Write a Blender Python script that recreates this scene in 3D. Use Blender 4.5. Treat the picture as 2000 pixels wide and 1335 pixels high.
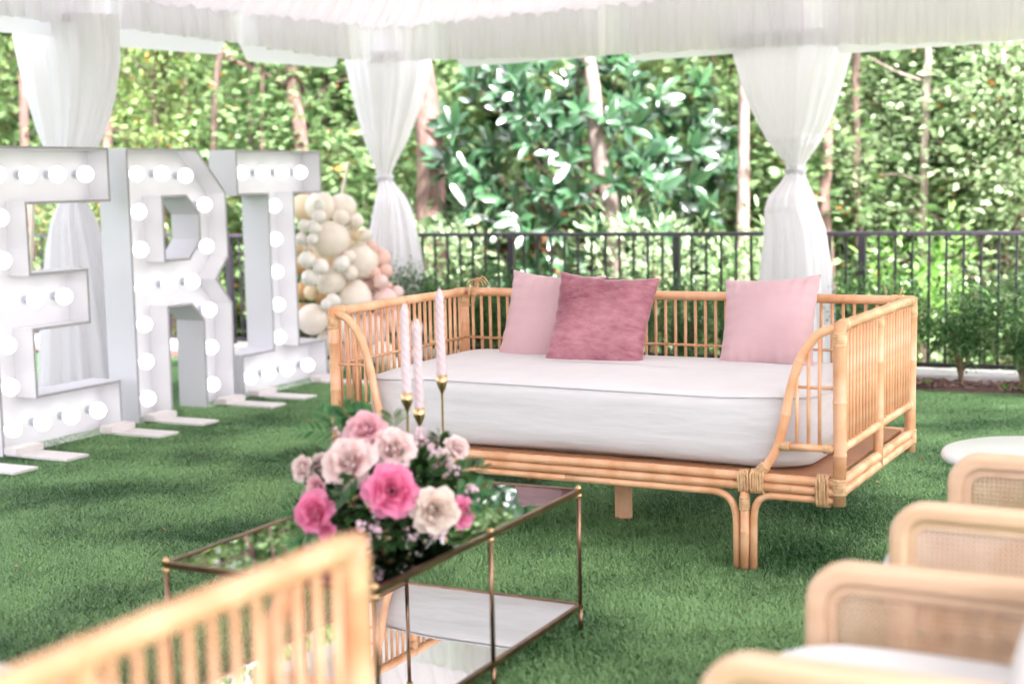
import bpy, bmesh, math, random
import numpy as np
from mathutils import Vector, Matrix, Quaternion
from mathutils.geometry import tessellate_polygon

for o in list(bpy.data.objects):
    bpy.data.objects.remove(o, do_unlink=True)
S = bpy.context.scene
COL = S.collection
R_ = math.radians
PI = math.pi
rnd = random.Random(7)
rng = np.random.default_rng(7)

# ------------------------------------------------------------------ camera
FPX, PITCH, ROLL, HCAM = 2808.24, 0.111747, -0.0217327, 1.41149      # focal length in photo pixels (2000 wide)
cF = Vector((0, math.cos(PITCH), -math.sin(PITCH)))
cU0 = Vector((0, math.sin(PITCH), math.cos(PITCH)))
cR0 = Vector((1, 0, 0))
cR = math.cos(ROLL) * cR0 + math.sin(ROLL) * cU0
cU = -math.sin(ROLL) * cR0 + math.cos(ROLL) * cU0
CAM = Vector((0, 0, HCAM))
cd = bpy.data.cameras.new('camera')
cam = bpy.data.objects.new('camera', cd)
COL.objects.link(cam)
cam.matrix_world = Matrix(((cR.x, cU.x, -cF.x, 0), (cR.y, cU.y, -cF.y, 0), (cR.z, cU.z, -cF.z, HCAM), (0, 0, 0, 1)))
cd.sensor_width = 36
cd.lens = FPX / 2000 * 36
cd.clip_start = 0.05
cd.clip_end = 900
cd.dof.use_dof = True
cd.dof.focus_distance = 5.75
cd.dof.aperture_fstop = 1.75
S.camera = cam
S.render.resolution_x, S.render.resolution_y = 1024, 683

# ------------------------------------------------------------------ light
SUN_EL, SUN_DIR = R_(52), Vector((0.42, -0.91, 0)).normalized()
w = bpy.data.worlds.new('World')
S.world = w
w.use_nodes = True
nt = w.node_tree
nt.nodes.clear()
sky = nt.nodes.new('ShaderNodeTexSky')
sky.sky_type = 'NISHITA'
sky.sun_disc = False
sky.sun_elevation = SUN_EL
sky.sun_rotation = math.atan2(SUN_DIR.x, SUN_DIR.y)
sky.air_density = 1.0
sky.dust_density = 3.0
hs = nt.nodes.new('ShaderNodeHueSaturation')
hs.inputs['Saturation'].default_value = 0.22          # thin bright cloud: a pale sky
bg = nt.nodes.new('ShaderNodeBackground')
bg.inputs['Strength'].default_value = 0.15
wo = nt.nodes.new('ShaderNodeOutputWorld')
nt.links.new(sky.outputs[0], hs.inputs['Color'])
wt = nt.nodes.new('ShaderNodeMix'); wt.data_type = 'RGBA'; wt.blend_type = 'MULTIPLY'
wt.inputs[0].default_value = 1.0                        # rose tint added to offset green turf bounce on the whites
ci = [i for i in wt.inputs if i.type == 'RGBA']
ci[1].default_value = (0.985, 0.95, 1.035, 1)
nt.links.new(hs.outputs[0], ci[0])
nt.links.new([o for o in wt.outputs if o.type == 'RGBA'][0], bg.inputs['Color'])
nt.links.new(bg.outputs[0], wo.inputs[0])
sl = bpy.data.lights.new('sun', 'SUN')
sl.energy = 4.6
sl.angle = R_(11)
sl.color = (1.0, 0.95, 0.955)
so = bpy.data.objects.new('sun', sl)
COL.objects.link(so)
sdir = Vector((SUN_DIR.x * math.cos(SUN_EL), SUN_DIR.y * math.cos(SUN_EL), math.sin(SUN_EL)))
so.rotation_euler = sdir.to_track_quat('Z', 'Y').to_euler()
so.location = sdir * 40
S.view_settings.view_transform = 'Standard'
S.view_settings.look = 'None'
S.view_settings.exposure = 2.6
S.view_settings.gamma = 1.0
S.cycles.use_denoising = True
S.cycles.max_bounces = 6
S.cycles.adaptive_threshold = 0.03
S.cycles.caustics_reflective = False
S.cycles.caustics_refractive = False
S.cycles.diffuse_bounces = 3
S.cycles.transparent_max_bounces = 8
S.cycles.sample_clamp_indirect = 6

# ------------------------------------------------------------------ pixel helpers (photo pixels -> world)
def pray(x, y):
    return cF * FPX + cR * (x - 1000) - cU * (y - 667.5)
def at_z(x, y, z):
    r = pray(x, y)
    return CAM + r * ((z - HCAM) / r.z)
def at_y(x, y, Y):
    r = pray(x, y)
    return CAM + r * (Y / r.y)

# ------------------------------------------------------------------ materials
def nmat(name):
    m = bpy.data.materials.new(name)
    m.use_nodes = True
    n = m.node_tree
    b = n.nodes['Principled BSDF']
    return m, n, b, n.nodes['Material Output']
def rgba(c):
    return (c[0], c[1], c[2], 1)
def mat(name, c1, c2=None, rough=0.5, scale=8, detail=4, bump=0.0, bscale=60, metal=0.0, spec=0.5, stretch=None,
        island=False, transl=0.0, tcol=None, emit=None, sheen=0.0, obj_rand=0.0, coat=0.0, bdist=0.004):
    """two-tone noise colour, optional per-island variation, bump and see-through light"""
    m, n, b, out = nmat(name)
    N, L = n.nodes, n.links
    b.inputs['Roughness'].default_value = rough
    b.inputs['Metallic'].default_value = metal
    b.inputs['Specular IOR Level'].default_value = spec
    b.inputs['Sheen Weight'].default_value = sheen
    b.inputs['Coat Weight'].default_value = coat
    b.inputs['Coat Roughness'].default_value = 0.22
    c2 = c2 or c1
    tc = N.new('ShaderNodeTexCoord')
    mp = N.new('ShaderNodeMapping')
    if stretch: mp.inputs['Scale'].default_value = stretch
    L.new(tc.outputs['Object'], mp.inputs['Vector'])
    no = N.new('ShaderNodeTexNoise')
    no.inputs['Scale'].default_value = scale
    no.inputs['Detail'].default_value = detail
    L.new(mp.outputs[0], no.inputs['Vector'])
    cr = N.new('ShaderNodeValToRGB')
    cr.color_ramp.elements[0].position = 0.3
    cr.color_ramp.elements[1].position = 0.7
    cr.color_ramp.elements[0].color = rgba(c1)
    cr.color_ramp.elements[1].color = rgba(c2)
    fac = no.outputs['Fac']
    if island:
        ge = N.new('ShaderNodeNewGeometry')
        mx = N.new('ShaderNodeMath'); mx.operation = 'MULTIPLY_ADD'
        L.new(ge.outputs['Random Per Island'], mx.inputs[0]); mx.inputs[1].default_value = 0.9
        ml = N.new('ShaderNodeMath'); ml.operation = 'MULTIPLY_ADD'
        L.new(no.outputs['Fac'], ml.inputs[0]); ml.inputs[1].default_value = 0.8; ml.inputs[2].default_value = -0.35
        L.new(ml.outputs[0], mx.inputs[2])
        fac = mx.outputs[0]
        cr.color_ramp.elements[0].position = 0.05
        cr.color_ramp.elements[1].position = 0.95
    L.new(fac, cr.inputs[0])
    col = cr.outputs[0]
    if obj_rand:
        oi = N.new('ShaderNodeObjectInfo')
        hv = N.new('ShaderNodeHueSaturation')
        mr = N.new('ShaderNodeMapRange')
        mr.inputs['To Min'].default_value = 1 - obj_rand
        mr.inputs['To Max'].default_value = 1 + obj_rand
        L.new(oi.outputs['Random'], mr.inputs[0])
        L.new(mr.outputs[0], hv.inputs['Value'])
        L.new(col, hv.inputs['Color'])
        col = hv.outputs[0]
    L.new(col, b.inputs['Base Color'])
    if bump:
        nb = N.new('ShaderNodeTexNoise')
        nb.inputs['Scale'].default_value = bscale
        nb.inputs['Detail'].default_value = 3
        L.new(mp.outputs[0], nb.inputs['Vector'])
        bp = N.new('ShaderNodeBump')
        bp.inputs['Strength'].default_value = bump
        bp.inputs['Distance'].default_value = bdist
        L.new(nb.outputs['Fac'], bp.inputs['Height'])
        L.new(bp.outputs[0], b.inputs['Normal'])
    if emit:
        b.inputs['Emission Color'].default_value = rgba(emit[0])
        b.inputs['Emission Strength'].default_value = emit[1]
    if transl:
        tr = N.new('ShaderNodeBsdfTranslucent')
        if tcol: tr.inputs['Color'].default_value = rgba(tcol)
        else: L.new(col, tr.inputs['Color'])
        ms = N.new('ShaderNodeMixShader')
        ms.inputs[0].default_value = transl
        L.new(b.outputs[0], ms.inputs[1]); L.new(tr.outputs[0], ms.inputs[2])
        L.new(ms.outputs[0], out.inputs['Surface'])
    return m

M = {}
M['rattan'] = mat('rattan', (0.64, 0.288, 0.132), (0.87, 0.515, 0.305), rough=0.36, scale=9, detail=8, stretch=(1, 1, 1), bump=0.16, bscale=60, obj_rand=0.10, coat=0.15)
M['binding'] = mat('rattan_binding', (0.52, 0.28, 0.13), (0.76, 0.50, 0.28), rough=0.5, scale=60, bump=0.3, bscale=160, obj_rand=0.08)
M['board'] = mat('platform_board', (0.36, 0.16, 0.08), (0.45, 0.22, 0.11), rough=0.45, scale=3, stretch=(1, 14, 1))
M['linen'] = mat('mattress_cotton', (0.64, 0.61, 0.615), (0.68, 0.65, 0.655), rough=0.85, scale=6, bump=0.30, bscale=2.6, sheen=0.1, bdist=0.03, stretch=(1, 1, 5))
M['cushion'] = mat('white_cushion_cotton', (0.66, 0.64, 0.645), (0.70, 0.68, 0.685), rough=0.85, scale=5, bump=0.15, bscale=12, sheen=0.2, bdist=0.01)
M['blush'] = mat('blush_cotton', (0.56, 0.355, 0.375), (0.61, 0.40, 0.42), rough=0.85, scale=7, bump=0.18, bscale=9, sheen=0.2, bdist=0.012)
M['tent'] = mat('tent_vinyl', (0.84, 0.815, 0.825), (0.86, 0.835, 0.845), rough=0.5, scale=2, transl=0.155)
M['skirt'] = mat('tent_skirt', (0.84, 0.80, 0.83), (0.86, 0.82, 0.85), rough=0.5, scale=2, transl=0.5)
M['liner'] = mat('liner_voile', (0.92, 0.875, 0.90), (0.94, 0.895, 0.92), rough=0.7, scale=2, transl=0.62)
M['curtain'] = mat('curtain_voile', (0.93, 0.90, 0.915), (0.95, 0.92, 0.935), rough=0.75, scale=3, transl=0.5)
M['rope'] = mat('cream_strap', (0.70, 0.62, 0.48), (0.76, 0.69, 0.56), rough=0.8, scale=40)
M['alu'] = mat('white_pole', (0.75, 0.75, 0.75), rough=0.35)
M['fence'] = mat('black_fence_paint', (0.022, 0.017, 0.026), (0.030, 0.024, 0.034), rough=0.30, scale=9, spec=0.6)
M['kerb'] = mat('pale_concrete', (0.55, 0.51, 0.48), (0.70, 0.67, 0.64), rough=0.85, scale=14, bump=0.3)
M['mulch'] = mat('mulch', (0.10, 0.055, 0.05), (0.24, 0.14, 0.12), rough=0.95, scale=35, bump=0.9, bscale=70, bdist=0.02)
M['chips'] = mat('mulch_chip', (0.10, 0.05, 0.045), (0.33, 0.19, 0.15), rough=0.9, scale=30, island=True)
M['lawn'] = mat('turf_backing', (0.022, 0.065, 0.020), (0.035, 0.09, 0.03), rough=0.9, scale=6)
M['wood_floor'] = mat('leaf_litter', (0.16, 0.13, 0.08), (0.22, 0.26, 0.12), rough=0.95, scale=2.5, bump=0.6, bscale=8, bdist=0.1)
M['letter'] = mat('white_letter_paint', (0.71, 0.695, 0.715), (0.74, 0.725, 0.745), rough=0.5, scale=3)
M['trim'] = mat('bare_board_edge', (0.38, 0.36, 0.37), (0.44, 0.42, 0.43), rough=0.7, scale=20)
M['plank'] = mat('white_washed_plank', (0.72, 0.66, 0.64), (0.80, 0.75, 0.73), rough=0.7, scale=4, stretch=(1, 12, 1))
M['socket'] = mat('grey_socket', (0.50, 0.53, 0.58), rough=0.4)
M['bulb'] = mat('lit_bulb', (0.9, 0.9, 0.9), rough=0.2, emit=((1.0, 0.985, 0.99), 0.43))
M['brass'] = mat('antique_brass', (0.20, 0.11, 0.07), (0.36, 0.215, 0.14), rough=0.30, scale=14, metal=1.0)
M['gold'] = mat('brushed_gold', (0.62, 0.40, 0.20), (0.72, 0.50, 0.27), rough=0.28, scale=20, metal=1.0)
M['mirror'] = mat('mirror_glass', (0.86, 0.86, 0.86), rough=0.015, metal=1.0)
M['candle'] = mat('pink_wax', (0.70, 0.54, 0.56), (0.74, 0.59, 0.61), rough=0.45, scale=20)
M['wick'] = mat('wick', (0.6, 0.55, 0.5), rough=0.9)
M['ash'] = mat('pale_ash_wood', (0.62, 0.41, 0.255), (0.70, 0.49, 0.33), rough=0.38, scale=3, detail=6, stretch=(1, 1, 9), bump=0.05)
M['cane_edge'] = mat('cane_border', (0.62, 0.42, 0.27), (0.70, 0.50, 0.34), rough=0.5, scale=18)
M['table_white'] = mat('white_lacquer', (0.70, 0.69, 0.70), rough=0.28, scale=3)
M['bark_pine'] = mat('pine_bark', (0.085, 0.050, 0.040), (0.26, 0.165, 0.14), rough=0.95, scale=5, stretch=(3, 3, 0.7), bump=0.9, bscale=9, bdist=0.04)
M['bark_pale'] = mat('pale_bark', (0.12, 0.085, 0.07), (0.36, 0.29, 0.25), rough=0.9, scale=9, stretch=(2, 2, 0.6), bump=0.5, bscale=14, bdist=0.02)
M['bark_dark'] = mat('dark_bark', (0.07, 0.045, 0.035), (0.16, 0.11, 0.085), rough=0.95, scale=6, stretch=(3, 3, 0.7), bump=0.8, bscale=10, bdist=0.03)
M['twig'] = mat('twig', (0.16, 0.10, 0.06), (0.30, 0.20, 0.12), rough=0.9, scale=12)
def leafmat(name, a, b_, rough=0.42, tr=0.38, spec=0.5, coat=0.0):
    return mat(name, a, b_, rough=rough, scale=0.9, island=True, transl=tr, spec=spec, coat=coat)
M['leaf_maple'] = leafmat('maple_leaf', (0.125, 0.235, 0.085), (0.33, 0.46, 0.22))
M['leaf_lime'] = leafmat('lime_leaf', (0.13, 0.23, 0.06), (0.34, 0.45, 0.17))
M['leaf_deep'] = leafmat('deep_leaf', (0.075, 0.165, 0.05), (0.23, 0.36, 0.15))
M['leaf_pale'] = leafmat('pale_leaf', (0.20, 0.31, 0.15), (0.46, 0.56, 0.33))
M['leaf_magnolia'] = leafmat('magnolia_leaf', (0.012, 0.052, 0.018), (0.045, 0.13, 0.048), rough=0.34, tr=0.10, spec=1.0, coat=1.0)
M['leaf_box'] = leafmat('boxwood_leaf', (0.030, 0.10, 0.028), (0.15, 0.31, 0.09), rough=0.32, tr=0.25, spec=0.7)
M['leaf_shrub'] = leafmat('glossy_shrub_leaf', (0.10, 0.25, 0.045), (0.24, 0.43, 0.10), rough=0.3, tr=0.35, spec=0.7)
M['leaf_autumn'] = leafmat('turned_leaf', (0.45, 0.17, 0.05), (0.62, 0.30, 0.08), tr=0.4)
M['leaf_green'] = leafmat('bouquet_leaf', (0.018, 0.055, 0.018), (0.06, 0.14, 0.035), rough=0.4, tr=0.2)
M['leaf_fern'] = leafmat('fern_leaf', (0.045, 0.16, 0.05), (0.09, 0.25, 0.08), tr=0.3)
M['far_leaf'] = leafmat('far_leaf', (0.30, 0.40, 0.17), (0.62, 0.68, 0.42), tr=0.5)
M['magnolia_litter'] = mat('magnolia_old_leaf', (0.28, 0.10, 0.045), (0.42, 0.19, 0.09), rough=0.7, island=True)

def petalmat(name, c_in, c_out):
    m, n, b, out = nmat(name)
    N, L = n.nodes, n.links
    tc = N.new('ShaderNodeTexCoord')
    sp = N.new('ShaderNodeSeparateXYZ')
    L.new(tc.outputs['Generated'], sp.inputs[0])
    cr = N.new('ShaderNodeValToRGB')
    cr.color_ramp.elements[0].position = 0.15
    cr.color_ramp.elements[0].color = rgba(c_in)
    cr.color_ramp.elements[1].position = 0.85
    cr.color_ramp.elements[1].color = rgba(c_out)
    L.new(sp.outputs['Z'], cr.inputs[0])
    L.new(cr.outputs[0], b.inputs['Base Color'])
    b.inputs['Roughness'].default_value = 0.6
    b.inputs['Sheen Weight'].default_value = 0.1
    tr = N.new('ShaderNodeBsdfTranslucent')
    L.new(cr.outputs[0], tr.inputs['Color'])
    ms = N.new('ShaderNodeMixShader'); ms.inputs[0].default_value = 0.4
    L.new(b.outputs[0], ms.inputs[1]); L.new(tr.outputs[0], ms.inputs[2])
    L.new(ms.outputs[0], out.inputs['Surface'])
    return m
M['rose_blush'] = petalmat('blush_petal', (0.88, 0.55, 0.55), (0.91, 0.76, 0.72))
M['rose_pale'] = petalmat('pale_pink_petal', (0.86, 0.36, 0.46), (0.88, 0.56, 0.60))
M['rose_cream'] = petalmat('cream_petal', (0.86, 0.66, 0.58), (0.90, 0.78, 0.68))
M['rose_hot'] = petalmat('hot_pink_petal', (0.86, 0.06, 0.27), (0.90, 0.30, 0.49))
M['filler'] = mat('waxflower', (0.62, 0.38, 0.45), (0.78, 0.60, 0.64), rough=0.6, island=True)

# velvet: nap brushed lighter towards one side by a noise, sheen gives the bright edge
m, n, b, out = nmat('rose_velvet')
N, L = n.nodes, n.links
tc = N.new('ShaderNodeTexCoord'); mp = N.new('ShaderNodeMapping'); mp.inputs['Scale'].default_value = (9, 4, 22)
L.new(tc.outputs['Object'], mp.inputs['Vector'])
no = N.new('ShaderNodeTexNoise'); no.inputs['Scale'].default_value = 2.2; no.inputs['Detail'].default_value = 9; no.inputs['Roughness'].default_value = 0.68
L.new(mp.outputs[0], no.inputs['Vector'])
n2 = N.new('ShaderNodeTexNoise'); n2.inputs['Scale'].default_value = 3.2; n2.inputs['Detail'].default_value = 2
L.new(tc.outputs['Object'], n2.inputs['Vector'])
ad0 = N.new('ShaderNodeMath'); ad0.operation = 'MULTIPLY_ADD'; ad0.inputs[1].default_value = 0.5; ad0.inputs[2].default_value = 0.25
L.new(no.outputs[0], ad0.inputs[0])
ad = N.new('ShaderNodeMath'); ad.operation = 'MULTIPLY_ADD'; ad.inputs[1].default_value = 0.70
L.new(n2.outputs[0], ad.inputs[0]); L.new(ad0.outputs[0], ad.inputs[2])
cr = N.new('ShaderNodeValToRGB')
cr.color_ramp.elements[0].position = 0.74; cr.color_ramp.elements[0].color = (0.21, 0.045, 0.070, 1)
cr.color_ramp.elements[1].position = 1.0; cr.color_ramp.elements[1].color = (0.47, 0.20, 0.235, 1)
L.new(ad.outputs[0], cr.inputs[0]); L.new(cr.outputs[0], b.inputs['Base Color'])
b.inputs['Roughness'].default_value = 0.55
b.inputs['Sheen Weight'].default_value = 0.6
b.inputs['Sheen Roughness'].default_value = 0.35
b.inputs['Sheen Tint'].default_value = (1, 0.72, 0.76, 1)
M['velvet'] = m

# thin clear pane: fresnel mirror over see-through
m, n, b, out = nmat('clear_pane')
N, L = n.nodes, n.links
N.remove(b)
tr = N.new('ShaderNodeBsdfTransparent'); tr.inputs['Color'].default_value = (0.80, 0.87, 0.83, 1)
gl = N.new('ShaderNodeBsdfGlossy'); gl.inputs['Roughness'].default_value = 0.0
fr = N.new('ShaderNodeFresnel'); fr.inputs['IOR'].default_value = 1.52
mu = N.new('ShaderNodeMath'); mu.operation = 'MULTIPLY'; mu.inputs[1].default_value = 1.6; mu.use_clamp = True
L.new(fr.outputs[0], mu.inputs[0])
ms = N.new('ShaderNodeMixShader')
L.new(mu.outputs[0], ms.inputs[0]); L.new(tr.outputs[0], ms.inputs[1]); L.new(gl.outputs[0], ms.inputs[2])
L.new(ms.outputs[0], out.inputs['Surface'])
M['glass'] = m

# woven cane: strands over open holes
m, n, b, out = nmat('woven_cane')
N, L = n.nodes, n.links
tc = N.new('ShaderNodeTexCoord'); sp = N.new('ShaderNodeSeparateXYZ')
L.new(tc.outputs['Object'], sp.inputs[0])
def wave(sock, k):
    a_ = N.new('ShaderNodeMath'); a_.operation = 'MULTIPLY'; a_.inputs[1].default_value = k; L.new(sock, a_.inputs[0])
    s_ = N.new('ShaderNodeMath'); s_.operation = 'SINE'; L.new(a_.outputs[0], s_.inputs[0])
    return s_.outputs[0]
K = 2 * PI / 0.0115
su = N.new('ShaderNodeMath'); su.operation = 'ADD'
L.new(wave(sp.outputs['Y'], K), su.inputs[0]); L.new(wave(sp.outputs['Z'], K), su.inputs[1])
gt = N.new('ShaderNodeMath'); gt.operation = 'GREATER_THAN'; gt.inputs[1].default_value = 0.95
L.new(su.outputs[0], gt.inputs[0])
no = N.new('ShaderNodeTexNoise'); no.inputs['Scale'].default_value = 9; no.inputs['Detail'].default_value = 5
L.new(tc.outputs['Object'], no.inputs['Vector'])
cr = N.new('ShaderNodeValToRGB')
cr.color_ramp.elements[0].position = 0.35; cr.color_ramp.elements[0].color = (0.56, 0.33, 0.20, 1)
cr.color_ramp.elements[1].position = 0.7; cr.color_ramp.elements[1].color = (0.72, 0.52, 0.37, 1)
L.new(no.outputs[0], cr.inputs[0]); L.new(cr.outputs[0], b.inputs['Base Color'])
b.inputs['Roughness'].default_value = 0.5
bp = N.new('ShaderNodeBump'); bp.inputs['Strength'].default_value = 0.5; bp.inputs['Distance'].default_value = 0.002
L.new(su.outputs[0], bp.inputs['Height']); L.new(bp.outputs[0], b.inputs['Normal'])
tr = N.new('ShaderNodeBsdfTransparent')
ms = N.new('ShaderNodeMixShader')
L.new(gt.outputs[0], ms.inputs[0]); L.new(b.outputs[0], ms.inputs[1]); L.new(tr.outputs[0], ms.inputs[2])
L.new(ms.outputs[0], out.inputs['Surface'])
M['cane'] = m

# turf blades: per-blade tone plus broad noise patches of painted light and shade
m, n, b, out = nmat('turf_blade')
N, L = n.nodes, n.links
ge = N.new('ShaderNodeNewGeometry')
no = N.new('ShaderNodeTexNoise'); no.inputs['Scale'].default_value = 1.25; no.inputs['Detail'].default_value = 6
L.new(ge.outputs['Position'], no.inputs['Vector'])
ma = N.new('ShaderNodeMath'); ma.operation = 'MULTIPLY_ADD'; ma.inputs[1].default_value = 0.55
L.new(ge.outputs['Random Per Island'], ma.inputs[0])
mb_ = N.new('ShaderNodeMath'); mb_.operation = 'MULTIPLY_ADD'; mb_.inputs[1].default_value = 2.7; mb_.inputs[2].default_value = -1.08
L.new(no.outputs['Fac'], mb_.inputs[0]); L.new(mb_.outputs[0], ma.inputs[2])
cr = N.new('ShaderNodeValToRGB')
cr.color_ramp.elements[0].position = 0.1; cr.color_ramp.elements[0].color = (0.026, 0.112, 0.023, 1)
cr.color_ramp.elements[1].position = 0.9; cr.color_ramp.elements[1].color = (0.31, 0.53, 0.215, 1)
L.new(ma.outputs[0], cr.inputs[0]); L.new(cr.outputs[0], b.inputs['Base Color'])
b.inputs['Roughness'].default_value = 0.36
b.inputs['Specular IOR Level'].default_value = 0.6
tr = N.new('ShaderNodeBsdfTranslucent'); L.new(cr.outputs[0], tr.inputs['Color'])
ms = N.new('ShaderNodeMixShader'); ms.inputs[0].default_value = 0.12
L.new(b.outputs[0], ms.inputs[1]); L.new(tr.outputs[0], ms.inputs[2])
L.new(ms.outputs[0], out.inputs['Surface'])
M['turf'] = m

def balloonmat(name, c):
    m = mat(name, c, rough=0.30, transl=0.10, spec=0.4)
    return m
M['bal_ivory'] = balloonmat('ivory_balloon', (0.93, 0.82, 0.70))
M['bal_white'] = balloonmat('white_balloon', (0.93, 0.87, 0.79))
M['bal_peach'] = balloonmat('peach_balloon', (0.88, 0.57, 0.47))
M['bal_blush'] = balloonmat('blush_balloon', (0.92, 0.66, 0.60))
M['bal_mustard'] = balloonmat('mustard_balloon', (0.72, 0.44, 0.20))
M['bal_sand'] = balloonmat('sand_balloon', (0.90, 0.71, 0.47))

# ------------------------------------------------------------------ mesh helpers
class MB:
    def __init__(s):
        s.v, s.f = [], []
    def add(s, vs, fs):
        o = len(s.v)
        s.v.extend([tuple(v) for v in vs])
        s.f.extend([tuple(i + o for i in f) for f in fs])
        return s
    def box(s, c, d, rot=None):
        c = Vector(c)
        vs = []
        for z in (-.5, .5):
            for x, y in ((-.5, -.5), (.5, -.5), (.5, .5), (-.5, .5)):
                p = Vector((x * d[0], y * d[1], z * d[2]))
                if rot: p = rot @ p
                vs.append(c + p)
        return s.add(vs, [(3, 2, 1, 0), (4, 5, 6, 7), (0, 1, 5, 4), (1, 2, 6, 5), (2, 3, 7, 6), (3, 0, 4, 7)])
    def tube(s, pts, r, n=10, caps=True):
        pts = [Vector(p) for p in pts]
        k = len(pts)
        rs = r if isinstance(r, (list, tuple)) else [r] * k
        tang = []
        for i in range(k):
            t = pts[min(i + 1, k - 1)] - pts[max(i - 1, 0)]
            tang.append(t.normalized() if t.length > 1e-9 else Vector((0, 0, 1)))
        ref = Vector((0, 0, 1)) if abs(tang[0].z) < .9 else Vector((1, 0, 0))
        nrm = tang[0].cross(ref).normalized()
        vs, fs = [], []
        for i in range(k):
            if i:
                q = tang[i - 1].rotation_difference(tang[i])
                nrm = (q @ nrm).normalized()
            bn = tang[i].cross(nrm)
            for j in range(n):
                a = 2 * PI * j / n
                vs.append(pts[i] + (nrm * math.cos(a) + bn * math.sin(a)) * rs[i])
        for i in range(k - 1):
            for j in range(n):
                a, b2 = i * n + j, i * n + (j + 1) % n
                fs.append((a, b2, b2 + n, a + n))
        if caps:
            fs.append(tuple(range(n - 1, -1, -1)))
            fs.append(tuple(range((k - 1) * n, k * n)))
        return s.add(vs, fs)
    def lathe(s, prof, n=24, c=(0, 0, 0)):
        vs, fs = [], []
        for r, z in prof:
            for j in range(n):
                a = 2 * PI * j / n
                vs.append((c[0] + r * math.cos(a), c[1] + r * math.sin(a), c[2] + z))
        for i in range(len(prof) - 1):
            for j in range(n):
                a, b2 = i * n + j, i * n + (j + 1) % n
                fs.append((a, b2, b2 + n, a + n))
        return s.add(vs, fs)
    def sphere(s, c, r, nu=16, nv=10, sc=(1, 1, 1)):
        vs, fs = [], []
        for i in range(nv + 1):
            t = PI * i / nv
            for j in range(nu):
                a = 2 * PI * j / nu
                vs.append((c[0] + r * sc[0] * math.sin(t) * math.cos(a), c[1] + r * sc[1] * math.sin(t) * math.sin(a), c[2] + r * sc[2] * math.cos(t)))
        for i in range(nv):
            for j in range(nu):
                a, b2 = i * nu + j, i * nu + (j + 1) % nu
                fs.append((a, a + nu, b2 + nu, b2))
        return s.add(vs, fs)
    def mesh(s, name, m, smooth=True, merge=False):
        me = bpy.data.meshes.new(name)
        me.from_pydata(s.v, [], s.f)
        if merge:
            bm = bmesh.new(); bm.from_mesh(me)
            bmesh.ops.remove_doubles(bm, verts=bm.verts, dist=1e-5)
            bm.to_mesh(me); bm.free()
        me.materials.append(m)
        if smooth:
            me.polygons.foreach_set('use_smooth', [True] * len(me.polygons))
        me.update()
        return me
    def build(s, name, m, parent=None, smooth=True, sharp=None, **k):
        me = s.mesh(name, m, smooth, **k)
        if smooth and sharp:
            me.set_sharp_from_angle(angle=R_(sharp))
        return link(name, me, parent)

def link(name, me, parent=None, loc=None, rot=None, scale=None):
    o = bpy.data.objects.new(name, me)
    COL.objects.link(o)
    if parent: o.parent = parent
    if loc is not None: o.location = loc
    if rot is not None:
        if isinstance(rot, Quaternion): o.rotation_mode = 'QUATERNION'; o.rotation_quaternion = rot
        else: o.rotation_euler = rot
    if scale is not None: o.scale = scale if isinstance(scale, (tuple, list, Vector)) else (scale,) * 3
    return o
def tag(o, label=None, cat=None, group=None, kind=None):
    if label: o['label'] = label
    if cat: o['category'] = cat
    if group: o['group'] = group
    if kind: o['kind'] = kind
    return o
def thing(name, label, cat, loc=(0, 0, 0), rz=0.0, group=None):
    o = bpy.data.objects.new(name, None)
    o.empty_display_size = 0.1
    COL.objects.link(o)
    o.location = loc
    o.rotation_euler = (0, 0, rz)
    return tag(o, label, cat, group)
def copy_tree(o, parent=None):
    c = o.copy()
    COL.objects.link(c)
    c.parent = parent
    for ch in o.children:
        copy_tree(ch, c)
    return c
def bez(p0, p1, p2, p3, n=12):
    P = [Vector(p) for p in (p0, p1, p2, p3)]
    r = []
    for i in range(n + 1):
        t = i / n
        r.append(P[0] * (1 - t) ** 3 + P[1] * 3 * t * (1 - t) ** 2 + P[2] * 3 * t * t * (1 - t) + P[3] * t ** 3)
    return r
def smoothline(pts, sub=4):
    pts = [Vector(p) for p in pts]
    r = []
    for i in range(len(pts) - 1):
        p0, p1, p2, p3 = pts[max(i - 1, 0)], pts[i], pts[i + 1], pts[min(i + 2, len(pts) - 1)]
        for k in range(sub):
            t = k / sub
            r.append(0.5 * ((2 * p1) + (p2 - p0) * t + (2 * p0 - 5 * p1 + 4 * p2 - p3) * t * t + (3 * p1 - p0 - 3 * p2 + p3) * t ** 3))
    r.append(pts[-1])
    return r

# numpy leaf masses
LEAF4 = (np.array([(0, 0, 0), (-.27, .42, .06), (0, .48, -.02), (.27, .42, .06), (0, 1, -.10)], float),
         np.array([(0, 2, 1), (0, 3, 2), (1, 2, 4), (2, 3, 4)]))
LEAF2 = (np.array([(0, 0, 0), (-.30, .5, .05), (.30, .5, .05), (0, 1, -.08)], float), np.array([(0, 2, 1), (1, 2, 3)]))
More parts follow.
